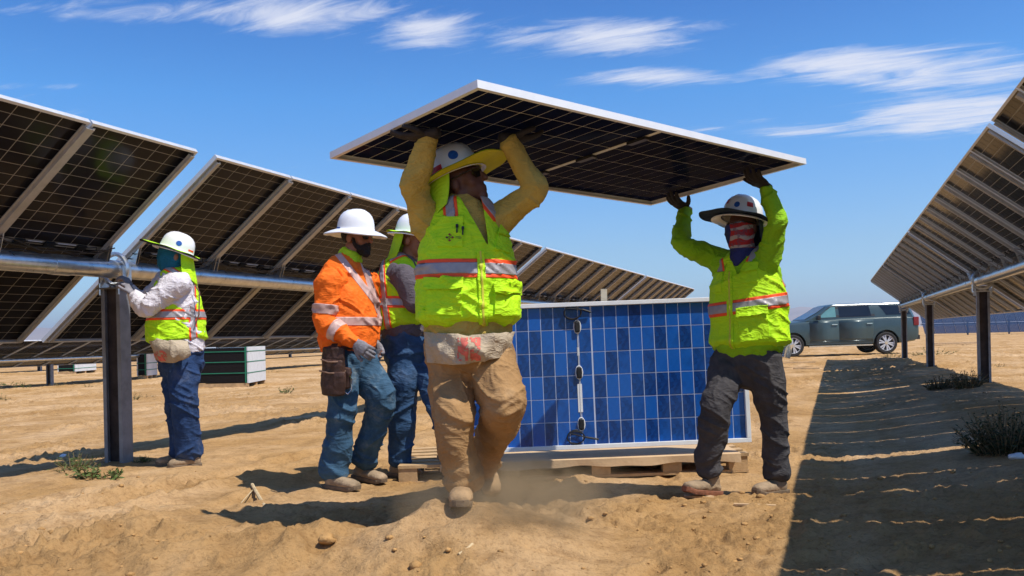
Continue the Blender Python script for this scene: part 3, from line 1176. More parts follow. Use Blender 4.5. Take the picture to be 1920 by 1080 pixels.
def vnormals(V, F):
    N = np.zeros_like(V)
    F = np.asarray(F)
    a = V[F[:, 0]]; b_ = V[F[:, 1]]; c = V[F[:, 2]]; d = V[F[:, 3]]
    n = np.cross(c - a, d - b_)
    for k in range(4):
        np.add.at(N, F[:, k], n)
    return N / (np.linalg.norm(N, axis=1, keepdims=True) + 1e-12)


def wrinkle(V, F, amp, freq, seed=0, aniso=(1, 1, 1), ridge=True, mask=None, warp=0.6):
    """cloth folds: ridged noise along the surface normal"""
    N = vnormals(V, F)
    P = V * np.array(aniso) * freq + seed * 7.7
    wv = np.stack([fbm(P * .5 + 3, 2), fbm(P * .5 + 13, 2), fbm(P * .5 + 23, 2)], 1) - .5
    P = P + wv * warp * 2
    q = vnoise(P)
    h = (1 - np.abs(2 * q - 1)) ** 1.6 if ridge else q
    h = h - h.mean()
    h = h + (fbm(P * 2.1 + 5, 2) - .5) * .45
    if mask is not None:
        h = h * mask
    return V + N * (h * amp)[:, None]


def crease(V, N, P, power, seed):
    wv = np.stack([fbm(P * .45 + 3 + seed, 2), fbm(P * .45 + 13 + seed, 2), fbm(P * .45 + 23 + seed, 2)], 1) - .5
    q = vnoise(P + wv * 1.6 + seed * 7.7)
    return (1 - np.abs(2 * q - 1)) ** power


def drape(V, F, amp, freq, J, seed=0):
    """cloth: a soft uneven hang plus sets of narrow tilted creases that come and go"""
    N = vnormals(V, F)
    c, s = math.cos(.6), math.sin(.6)
    R1 = np.array([[c, 0, s], [0, 1, 0], [-s, 0, c]]); R2 = np.array([[c, 0, -s], [0, 1, 0], [s, 0, c]])
    h = (fbm(V * freq * .55 + seed, 2) - .5) * 1.0
    gate = sstep(fbm(V * freq * .6 + seed + 50, 2), .38, .62)
    h = h + (crease(V, N, (V @ R1.T) * np.array([.38, .6, 1.5]) * freq, 3.2, seed) - .27) * .85 * gate
    h = h + (crease(V, N, (V @ R2.T) * np.array([.45, .7, 1.9]) * freq * 1.2, 3.6, seed + 2) - .25) * .75 * (1 - gate)
    h = h + (crease(V, N, V * np.array([1.4, 1.2, .6]) * freq * 1.3, 4, seed + 4) - .22) * .30
    h = h + (fbm(V * freq * 5 + seed, 2) - .5) * .12
    return V + N * (h * amp)[:, None]


class Fig:
    def __init__(self, base, label):
        self.base = np.array(base, float)
        self.root = empty('person', base, label, 'person')
    def add(self, name, V, F, m, parent=None, smooth=True):
        V = np.asarray(V) - self.base
        me = mesh_np(name, V, F if isinstance(F, np.ndarray) else F, m, smooth)
        return link(name, me, parent or self.root)


def patch(V, F, planes, off, facing=None, front=0.0, thick=0.004, band=None):
    """a piece cut from a cloth surface by planes (point, normal; kept on the normal's side), lifted by OFF"""
    me = bpy.data.meshes.new('t')
    me.from_pydata([tuple(v) for v in V], [], [list(map(int, f)) for f in F])
    bm = bmesh.new(); bm.from_mesh(me); bpy.data.meshes.remove(me)
    if facing is not None:
        fc = Vector(facing)
        bmesh.ops.delete(bm, geom=[f for f in bm.faces if f.normal.dot(fc) < front], context='FACES')
    for (p, n) in planes:
        bmesh.ops.bisect_plane(bm, geom=bm.verts[:] + bm.edges[:] + bm.faces[:], plane_co=Vector(p), plane_no=Vector(n), clear_inner=True, dist=1e-5)
    bm.normal_update()
    for v in bm.verts:
        v.co += v.normal * off
    be = [e for e in bm.edges if e.is_boundary]
    if be and thick:
        nv = {}
        r = bmesh.ops.extrude_edge_only(bm, edges=be)
        ev = [g for g in r['geom'] if isinstance(g, bmesh.types.BMVert)]
        nrm = [(v, v.normal.copy()) for v in ev]
        for v in ev:
            # the copied vertex keeps its source's normal direction
            src = [e.other_vert(v) for e in v.link_edges if e.other_vert(v) not in ev]
            nn = src[0].normal if src else v.normal
            v.co -= nn * thick
    bm.normal_update()
    V2 = [v.co[:] for v in bm.verts]
    idx = {v: i for i, v in enumerate(bm.verts)}
    F2 = [[idx[v] for v in f.verts] for f in bm.faces]
    bm.free()
    return np.array(V2) if V2 else np.zeros((0, 3)), F2


def unit(v):
    v = np.array(v, float)
    return v / (np.linalg.norm(v) + 1e-9)


def hand_parts(wrist, fdir, pnorm, scale=1.0, curl=(15, 15, 15), spread=1.0, left=False, thumb_out=50, inflate=0.0):
    """palm, four bent fingers and a thumb. fdir: towards the finger tips; pnorm: out of the palm"""
    f = unit(fdir); p = np.array(pnorm, float); p = unit(p - f * p.dot(f))
    side = np.cross(f, p)
    if left: side = -side          # side: towards the thumb
    w = np.array(wrist, float)
    S = scale
    g = inflate
    parts = []
    parts.append(loft([(w - f * .03 * S, .030 * S + g, .024 * S + g), (w + f * .015 * S, .034 * S + g, .022 * S + g), (w + f * .055 * S, .043 * S + g, .019 * S + g), (w + f * .095 * S, .042 * S + g, .015 * S + g)], side, 14, 4))
    L = ((.030, .043, .026, .020), (.010, .048, .030, .022), (-.011, .045, .028, .021), (-.031, .036, .022, .019))
    for i, (o, l1, l2, l3) in enumerate(L):
        d = unit(f + side * (o * 5.0 * spread))
        q = w + f * (.088 - .006 * abs(i - 1)) * S + side * o * S
        pts = [(q - d * .02 * S, .0098 * S + g, .0095 * S + g), (q, .0098 * S + g, .0095 * S + g)]
        an = 0
        for l, c, r in ((l1, curl[0], .0094), (l2, curl[1], .0086), (l3, curl[2], .0076)):
            an += math.radians(c)
            q = q + (d * math.cos(an) + p * math.sin(an)) * l * S
            pts.append((q, r * S + g, r * S + g))
        parts.append(loft(pts, side, 10, 4, .9))
    # thumb leaves the side of the palm near its base
    a = math.radians(thumb_out)
    d = unit(f * math.cos(a) + side * math.sin(a) + p * .25)
    q = w + f * .022 * S + side * .022 * S
    pts = [(q, .014 * S + g, .013 * S + g), (q + d * .038 * S, .0125 * S + g, .0115 * S + g)]
    d2 = unit(d + f * .45 + p * .15)
    q2 = q + d * .038 * S + d2 * .034 * S
    pts.append((q2, .0112 * S + g, .0105 * S + g)); d3 = unit(d2 + f * .3)
    pts.append((q2 + d3 * .027 * S, .009 * S + g, .0085 * S + g))
    parts.append(loft(pts, p, 10, 4, .9))
    return parts


def head_parts(C, F, U, s=1.0):
    F = unit(F); U = np.array(U, float); U = unit(U - F * U.dot(F)); Rt = np.cross(F, U)
    A = np.stack([Rt, F, U], 1)
    T = lambda x, y, z: np.array(C) + A @ (np.array([x, y, z]) * s)
    E = lambda c, r: sphere_mesh(T(*c), np.array(r) * s, A)
    P = [E((0, -.012, .035), (.077, .098, .088)), E((0, .030, -.040), (.060, .068, .070)), E((0, .048, -.005), (.064, .050, .075)),
         E((0, .072, -.094), (.026, .026, .022)), E((.078, -.008, -.008), (.013, .024, .033)), E((-.078, -.008, -.008), (.013, .024, .033)),
         E((0, .082, .034), (.052, .018, .014)), E((.044, .062, -.022), (.022, .022, .026)), E((-.044, .062, -.022), (.022, .022, .026))]
    P.append(loft([(T(0, .092, .022), .010 * s, .010 * s), (T(0, .112, -.004), .013 * s, .012 * s), (T(0, .118, -.024), .018 * s, .013 * s)], Rt, 10, 3, .8))
    P.append(loft([(T(-.022, .088, -.056), .008 * s, .008 * s), (T(0, .097, -.054), .009 * s, .009 * s), (T(.022, .088, -.056), .008 * s, .008 * s)], U, 8, 3, .9))
    P.append(loft([(T(-.018, .086, -.071), .008 * s, .009 * s), (T(0, .094, -.071), .009 * s, .010 * s), (T(.018, .086, -.071), .008 * s, .009 * s)], U, 8, 3, .9))
    return P, A, T


def boot(fig, ankle, heel, toe, up=(0, 0, 1), m=None, m_sole=None, s=1.0, h=.13):
    """work boot: shaft, foot and a separate sole"""
    ankle, heel, toe, up = (np.array(x, float) for x in (ankle, heel, toe, up))
    f = unit(toe - heel); up = unit(up - f * up.dot(f)); side = np.cross(f, up)
    L = np.linalg.norm(toe - heel)
    pt = lambda t, z: heel + f * L * t + up * z
    up_parts = [loft([(pt(.10, .045), .036, .042), (pt(.30, .050), .041, .044), (pt(.55, .046), .050, .038), (pt(.80, .040), .054, .034), (pt(.93, .036), .044, .027)], side, 16, 4, .7),
                loft([(pt(.26, .05), .043, .052), (pt(.25, .09), .043, .055), (ankle + (ankle - pt(.25, .05)) * .05, .050, .056)], side, 16, 4, .3)]
    V, F = union(up_parts, .007, 3)
    V = wrinkle(V, F, .004, 26, 2)
    b_ = fig.add('boot', V, F, m)
    # sole outline
    ol = [(-.02, .030), (.03, .042), (.25, .040), (.45, .040), (.65, .049), (.85, .050), (.97, .036), (1.02, .018)]
    prof = [(t, w) for t, w in ol] + [(t, -w) for t, w in reversed(ol)]
    bb = MB()
    lay = []
    for z, k in ((-.002, .97), (.012, 1.03), (.022, 1.03), (.026, .98)):
        lay.append([pt(t, z + (.012 if t > .9 else 0)) + side * w * k for t, w in prof])
    n = len(prof)
    V = [p for l in lay for p in l]
    F = [[i * n + k, i * n + (k + 1) % n, (i + 1) * n + (k + 1) % n, (i + 1) * n + k] for i in range(len(lay) - 1) for k in range(n)]
    F += [list(range(n - 1, -1, -1)), list(range((len(lay) - 1) * n, len(lay) * n))]
    fig.add('sole', np.array(V), F, m_sole or M_sole, b_, False)
    # laces
    bb = MB()
    for k in range(4):
        t = .36 + .075 * k
        z = .096 - .013 * k
        bb.tube([pt(t, z - .012) - side * .026, pt(t + .02, z) , pt(t, z - .012) + side * .026], .003, 5)
    me = bb.mesh('laces', M_lace, True)
    me.transform(Matrix.Translation(-Vector(fig.base)))
    tag(link('laces', me, b_), kind='stuff')
    return b_


def hard_hat(fig, C, F, U, m, brim=(.045, .045, .045), s=1.0, ridge=True, name='hard_hat'):
    """full-brim helmet: crown, ribs and brim. C: centre of the brim plane"""
    F = unit(F); U = np.array(U, float); U = unit(U - F * U.dot(F)); Rt = np.cross(F, U)
    A = np.stack([Rt, F, U], 1)
    n = 56
    prof = [(0.0, .148), (.030, .1465), (.058, .139), (.082, .125), (.101, .103), (.112, .078), (.118, .050), (.121, .022), (.123, .008)]
    V, Fs = [], []
    def ringpt(r, an, z, bx=0):
        cx, cy = math.cos(an), math.sin(an)
        rr = r + 0.0
        x, y = cx * rr * .93, cy * rr * 1.12
        return np.array([x, y, z])
    ring = []
    for (r, z) in prof[1:]:
        row = []
        for k in range(n):
            an = 2 * math.pi * k / n
            p = ringpt(r, an, z)
            if ridge and z > .05:
                # three low ribs along the top, front to back
                for x0, hgt in ((0, .006), (.034, .0035), (-.034, .0035)):
                    p[2] += hgt * math.exp(-((p[0] - x0) / .009) ** 2)
            row.append(p)
        ring.append(row)
    # brim: front, side, back widths
    bw = lambda an: (brim[0] * max(0, math.sin(an)) ** 1.3 + brim[2] * max(0, -math.sin(an)) ** 1.3 + brim[1] * abs(math.cos(an)) ** 1.3)
    for t, dz in ((.12, .003), (.5, -.004), (.92, -.014), (1.0, -.018), (.98, -.023), (.5, -.010), (.08, -.003), (-.06, .003)):
        row = []
        for k in range(n):
            an = 2 * math.pi * k / n
            p = ringpt(.123, an, 0)
            d = unit([math.cos(an), math.sin(an), 0])
            p = p + d * bw(an) * t
            p[2] = dz * (bw(an) / .05)
            row.append(p)
        ring.append(row)
    top = np.array([0, 0, .148 + (.006 if ridge else 0)])
    V = [top]
    for row in ring: V += row
    # inside of the crown
    nr = len(ring)
    for (r, z) in ((.114, .02), (.105, .08), (.07, .125), (.02, .138)):
        V += [ringpt(r, 2 * math.pi * k / n, z) for k in range(n)]
    tot = nr + 4
    for k in range(n):
        Fs.append([0, 1 + k, 1 + (k + 1) % n])
    for i in range(tot - 1):
        for k in range(n):
            Fs.append([1 + i * n + k, 1 + (i + 1) * n + k, 1 + (i + 1) * n + (k + 1) % n, 1 + i * n + (k + 1) % n])
    Fs.append([1 + (tot - 1) * n + k for k in range(n)])
    V = np.array(V) * s @ A.T + np.array(C)
    h = fig.add(name, V, Fs, m)
    surf = lambda an, z, lift=.002: np.array(C) + A @ (ringpt(np.interp(z, [p[1] for p in prof[::-1]], [p[0] for p in prof[::-1]]) + lift, an, z) * s)
    return h, A, surf


def sticker(fig, hat, surf, an, z, w, h, m, round_=False, nx=8, ny=8, name='sticker'):
    """thin printed patch that follows the crown"""
    V, F = [], []
    for j in range(ny + 1):
        for i in range(nx + 1):
            a, b_ = (i / nx - .5) * 2, (j / ny - .5) * 2
            if round_:
                r = max(abs(a), abs(b_)); th = math.atan2(b_, a)
                a, b_ = math.cos(th) * r, math.sin(th) * r
            V.append(surf(an + a * w / 2 / .122, z + b_ * h / 2, .0018))
    for j in range(ny):
        for i in range(nx):
            q = j * (nx + 1) + i
            F.append([q, q + 1, q + nx + 2, q + nx + 1])
    return fig.add(name, np.array(V), F, m, hat)


def shade_brim(fig, hat, C, A, m_top, m_under, front, side, back, droop=.03, an0=0, an1=2 * math.pi, lift=0.0, front_up=0.0):
    """wide cloth sun brim fitted round the helmet, with a different underside"""
    n = 48
    res = []
    for (nm, m, dz, flip) in (('sun_brim', m_top, .004, False), ('brim_underside', m_under, -.002, True)):
        V, F = [], []
        for k in range(n + 1):
            an = an0 + (an1 - an0) * k / n
            d = np.array([math.cos(an) * .93, math.sin(an) * 1.12, 0])
            ext = front * max(0, math.sin(an)) ** 1.5 + back * max(0, -math.sin(an)) ** 1.5 + side * abs(math.cos(an)) ** 1.5
            for t in (0, .2, .4, .6, .8, 1.0):
                p = d * (.119 + ext * t)
                p[2] = lift + dz * (1 - .4 * t) - droop * t * t * (ext / .14) + front_up * max(0, math.sin(an)) * t + .004 * math.sin(an * 7 + 1) * t
                V.append(A @ p + np.array(C))
        for k in range(n):
            for i in range(5):
                q = k * 6 + i
                f = [q, q + 1, q + 7, q + 6]
                F.append(f[::-1] if flip else f)
        o = fig.add(nm, np.array(V), F, m, res[0] if res and False else hat)
        res.append(o)
    return res


def neck_flap(fig, hat, C, A, m, an0, an1, length, flare=.03, sway=(0, 0, 0), seed=0, lift=0.0, r0=.121, name='neck_flap'):
    """cloth hanging from the helmet round the back of the neck"""
    n, mm = 40, 14
    V, F = [], []
    sw = np.array(sway, float)
    for k in range(n + 1):
        t = k / n
        an = an0 + (an1 - an0) * t
        for i in range(mm + 1):
            q = i / mm
            edge = abs(t - .5) * 2
            L = length * (1 - .25 * edge ** 3)
            r = r0 + flare * q + .008 * q * math.sin(an * 9 + seed) + .010 * q * math.sin(an * 4 + seed * 2 + q * 2)
            p = np.array([math.cos(an) * r * .93, math.sin(an) * r * 1.12, lift])
            w = A @ p + np.array(C) - A[:, 2] * L * q * .35 + np.array([0, 0, -1]) * L * q * .65 + sw * q * q
            V.append(w)
    for k in range(n):
        for i in range(mm):
            a = k * (mm + 1) + i
            F.append([a, a + 1, a + mm + 2, a + mm + 1])
    o = fig.add(name, np.array(V), F, m, hat)
    md = o.modifiers.new('thick', 'SOLIDIFY'); md.thickness = .003
    return o


def sunglasses(fig, T, A, s=1.0):
    bb = MB()
    for sx in (-1, 1):
        V = []
        for (x, y, z) in ((.008, .100, .030), (.055, .086, .032), (.057, .084, .004), (.040, .090, -.012), (.014, .098, -.008)):
            V.append(T(sx * x, y, z))
        for (x, y, z) in ((.008, .106, .030), (.055, .092, .032), (.057, .090, .004), (.040, .096, -.012), (.014, .104, -.008)):
            V.append(T(sx * x, y, z))
        F = [[0, 1, 2, 3, 4], [9, 8, 7, 6, 5]] + [[i, (i + 1) % 5, 5 + (i + 1) % 5, 5 + i] for i in range(5)]
        bb.add(V, F)
        bb.tube([T(sx * .055, .088, .026), T(sx * .078, .05, .022), T(sx * .083, -.01, .020)], .0035, 6)
    bb.tube([T(-.01, .104, .022), T(0, .109, .025), T(.01, .104, .022)], .003, 6)
    me = bb.mesh('sunglasses', M_glass_dark, False)
    me.transform(Matrix.Translation(-Vector(fig.base)))
    return link('sunglasses', me, fig.root)


SKIN = mat('brown_skin', (0.095, 0.037, 0.022), 0.55, 0, 0.10, 30, 0.15, 160)
SKIN2 = mat('tan_skin', (0.26, 0.115, 0.07), 0.55, 0, 0.10, 30, 0.15, 160)
M_lime = fabric('lime_vest_cloth', (0.48, 0.84, 0.012), .06, .7, .30, 9, (0.40, 0.56, 0.03), .30)
M_limeshirt = fabric('lime_shirt_cloth', (0.26, 0.52, 0.012), .08, .8, .25, 16)
M_limeflap = fabric('lime_flap_cloth', (0.42, 0.72, 0.02), .06, .75, .2, 10)
M_yellowbrim = fabric('yellow_brim_cloth', (0.62, 0.60, 0.03), .06, .75, .1, 10)
M_orange = fabric('orange_shirt_cloth', (0.92, 0.165, 0.012), .06, .75, .22, 13)
M_orangetape = mat('orange_tape', (0.90, 0.085, 0.012), 0.6, 0, 0.05, 30, .1, 300)
M_silver = mat('silver_reflective_tape', (0.34, 0.32, 0.335), 0.42, 0.15, 0.10, 24, .15, 300)
M_pinksilver = mat('pale_reflective_tape', (0.58, 0.38, 0.34), 0.5, 0.1, 0.08, 24, .15, 300)
M_tanshirt = fabric('mustard_shirt_cloth', (0.46, 0.325, 0.075), .10, .9, .3, 18)
M_khaki = fabric('khaki_canvas', (0.335, 0.195, 0.085), .10, .9, .22, 9, (0.45, 0.31, 0.18), .5)
M_jeans = fabric('blue_denim', (0.040, 0.095, 0.165), .25, .9, .22, 9, (0.24, 0.25, 0.22), .65)
M_jeans2 = fabric('darker_denim', (0.030, 0.075, 0.165), .25, .9, .22, 9, (0.10, 0.13, 0.18), .5)
M_jeans3 = fabric('deep_blue_denim', (0.018, 0.045, 0.125), .25, .9, .22, 9, (0.12, 0.13, 0.15), .45)
M_grey = fabric('grey_work_cloth', (0.060, 0.056, 0.060), .15, .9, .22, 9, (0.14, 0.125, 0.11), .35)
M_greyshirt = fabric('grey_tshirt_cloth', (0.105, 0.09, 0.105), .1, .9, .3, 16)
M_whiteshirt = fabric('white_shirt_cloth', (0.66, 0.62, 0.66), .04, .85, .3, 16)
M_canvas = fabric('pale_canvas', (0.44, 0.36, 0.26), .08, .9, .3, 18, (0.36, 0.27, 0.18), .5)
M_glove = mat('black_glove', (0.018, 0.014, 0.016), 0.75, 0, 0.3, 30, .4, 120)
M_glovetan = mat('brown_glove', (0.085, 0.045, 0.035), 0.8, 0, 0.3, 30, .4, 120)
M_gloveg = mat('grey_glove', (0.20, 0.19, 0.215), 0.7, 0, 0.25, 30, .3, 120)
M_boot = mat('dusty_tan_boot', (0.36, 0.235, 0.125), 0.85, 0, 0.2, 14, .5, 70)
M_boot2 = mat('dusty_brown_boot', (0.30, 0.215, 0.135), 0.85, 0, 0.25, 14, .5, 70)
M_sole = mat('boot_sole', (0.16, 0.115, 0.075), 0.9, 0, 0.25, 20, .4, 60)
M_solered = mat('orange_red_sole', (0.22, 0.085, 0.045), 0.85, 0, 0.25, 20, .4, 60)
M_lace = mat('boot_lace', (0.20, 0.14, 0.09), 0.9, 0, 0.2, 20)
M_hat = mat('white_helmet_plastic', (0.80, 0.80, 0.82), 0.30, 0, 0.03, 9, coat=.3)
M_glass_dark = mat('dark_lens', (0.006, 0.006, 0.007), 0.10, 0, 0.1, 9)
M_blueprint = mat('blue_print', (0.015, 0.10, 0.42), 0.4, 0, 0.2, 60)
M_redprint = mat('red_print', (0.50, 0.018, 0.03), 0.4, 0, 0.15, 60)
M_blackcloth = fabric('black_cloth', (0.014, 0.015, 0.022), .2, .85, .2, 14)
M_navycloth = fabric('navy_cloth', (0.016, 0.030, 0.075), .2, .8, .2, 14)
M_teal = fabric('teal_gaiter_cloth', (0.008, 0.115, 0.19), .12, .85, .3, 18)
M_leather = mat('brown_tool_leather', (0.050, 0.020, 0.012), 0.6, 0, 0.35, 16, .4, 50)
M_leatheredge = mat('worn_leather_edge', (0.17, 0.095, 0.06), 0.7, 0, 0.25, 20, .3, 60)
M_zip = mat('yellow_zip', (0.58, 0.58, 0.05), 0.6, 0, 0.1, 40)
M_beard = mat('dark_beard', (0.012, 0.008, 0.007), 0.85, 0, 0.3, 60, .8, 160)
M_chrome = mat('chrome', (0.75, 0.76, 0.78), 0.12, 1.0, 0.05, 9)


def limb(j, r, side, **k):
    return loft([(p, a, b_) for p, (a, b_) in zip(j, r)], side, **k)


def mid(a, b_, t=.5):
    return np.array(a) * (1 - t) + np.array(b_) * t


def tapes(fig, V, F, parent, planes_c, normal, half, facing=None, front=0.0, extra=(), m_edge=None, m_mid=None, edge=.42, off=.0025, name='reflective_stripe'):
    """orange tape with a narrower silver tape on it: band between two planes around point planes_c"""
    n = unit(normal); c = np.array(planes_c)
    pl = [(c - n * half, n), (c + n * half, -n)] + list(extra)
    v, f = patch(V, F, pl, off, facing, front, off + .002)
    if m_edge is not None and len(f):
        fig.add('tape_border', v, f, m_edge, parent)
    h = half * (1 - edge)
    pl = [(c - n * h, n), (c + n * h, -n)] + list(extra)
    v, f = patch(V, F, pl, off * 2 if m_edge else off, facing, front, off)
    if len(f):
        fig.add(name, v, f, m_mid or M_silver, parent)


def pocket(fig, V, F, parent, c, ex, ey, w, h, m, off=.006, facing=None, name='pocket', flap=0.0):
    """patch pocket, optionally with a flap along its upper edge"""
    ex, ey, c = unit(ex), unit(ey), np.array(c)
    pl = [(c - ex * w / 2, ex), (c + ex * w / 2, -ex), (c - ey * h / 2, ey), (c + ey * h / 2, -ey)]
    v, f = patch(V, F, pl, off, facing, 0.05, off + .004)
    o = None
    if len(f):
        o = fig.add(name, v, f, m, parent)
    if flap:
        cc = c + ey * (h / 2 - flap / 2 + .006)
        pl = [(cc - ex * (w / 2 + .006), ex), (cc + ex * (w / 2 + .006), -ex), (cc - ey * flap / 2, ey), (cc + ey * flap / 2, -ey)]
        v, f = patch(V, F, pl, off + .006, facing, 0.05, .006)
        if len(f):
            # the free lower edge of the flap stands away a little
            t = np.clip((cc + ey * flap / 2 - v) @ ey / flap, 0, 1)
            v = v + np.array(facing)[None, :] * (t ** 2 * .014)[:, None]
            fig.add('pocket_flap', v, f, m, o or parent)
    return o


def cut_neck(V, F, c, right, up, fwd, half_top, depth, back_depth=.02):
    """open a V at the front of a garment below the neck point c, and a shallow scoop behind"""
    V = np.asarray(V); F = np.asarray(F)
    cen = V[F].mean(1) - np.array(c)
    x, y, z = cen @ unit(right), cen @ unit(fwd), cen @ unit(up)
    lim = np.where(y > -0.02, half_top * np.clip((z + depth) / depth, 0, 1), np.where(z > -back_depth, half_top * 1.05, 0))
    keep = ~((np.abs(x) < lim) & (z > -depth))
    F = F[keep]
    return V, F


def compact(V, F):
    """drop unused vertices and straighten the cut edge"""
    used = np.unique(F)
    mp = -np.ones(len(V), int); mp[used] = np.arange(len(used))
    V, F = V[used].copy(), mp[F]
    E = np.concatenate([F[:, [0, 1]], F[:, [1, 2]], F[:, [2, 3]], F[:, [3, 0]]])
    Es = np.sort(E, 1)
    u, cnt = np.unique(Es, axis=0, return_counts=True)
    be = u[cnt == 1]
    for _ in range(14):
        acc = np.zeros_like(V); n = np.zeros(len(V))
        for a, b_ in ((0, 1), (1, 0)):
            np.add.at(acc, be[:, a], V[be[:, b_]]); np.add.at(n, be[:, a], 1)
        m = n == 2
        V[m] = V[m] * .45 + acc[m] / 2 * .55
    return V, F
UPV = np.array([0, 0, 1.0])


def to_px(V):
    V = np.asarray(V)
    a = V[:, 0] / V[:, 1] * FPX
    b_ = -(V[:, 2] - CAM_H) / V[:, 1] * FPX
    return np.stack([960 + CR * a + SR * b_, HY - SR * a + CR * b_], 1)


def surf_at(V, px, py, lift=.004):
    """point of a cloth surface seen at a photograph pixel, lifted towards the viewer"""
    p = to_px(V)
    d = np.hypot(p[:, 0] - px, p[:, 1] - py)
    m = d < max(4.0, d.min() + 1)
    Z = np.asarray(V)[m][:, 1].min()
    return np.array(at(px, py, Z - lift))


def panel_hit(px, py, below=.036):
    o = Vector((0, 0, CAM_H)); dr = (at(px, py, 1.0) - o)
    c = pc - pn * below
    t = (c - o).dot(pn) / dr.dot(pn)
    return np.array(o + dr * t)


def quad_mark(fig, pts, m, parent, name):
    return fig.add(name, np.array(pts), [list(range(len(pts)))], m, parent, False)


def bodysuit(fig, parts, m_skin, voxel=.0075):
    V, F = union(parts, voxel, 2)
    return fig.add('body', V, F, m_skin)


def std_legs(hipL, kneeL, ankL, hipR, kneeR, ankR, side, feetL, feetR):
    P = []
    for h, k, a, ft in ((hipL, kneeL, ankL, feetL), (hipR, kneeR, ankR, feetR)):
        P.append(loft([(h, .068, .072), (mid(h, k), .060, .064), (k, .048, .050), (mid(k, a, .35), .046, .048), (a, .036, .040)], side, 14, 4))
        he, to = ft
        P.append(loft([(np.array(a), .035, .04), (mid(he, to, .35) + UPV * .05, .03, .03), (mid(he, to, .8) + UPV * .03, .035, .018)], side, 12, 4))
    return P


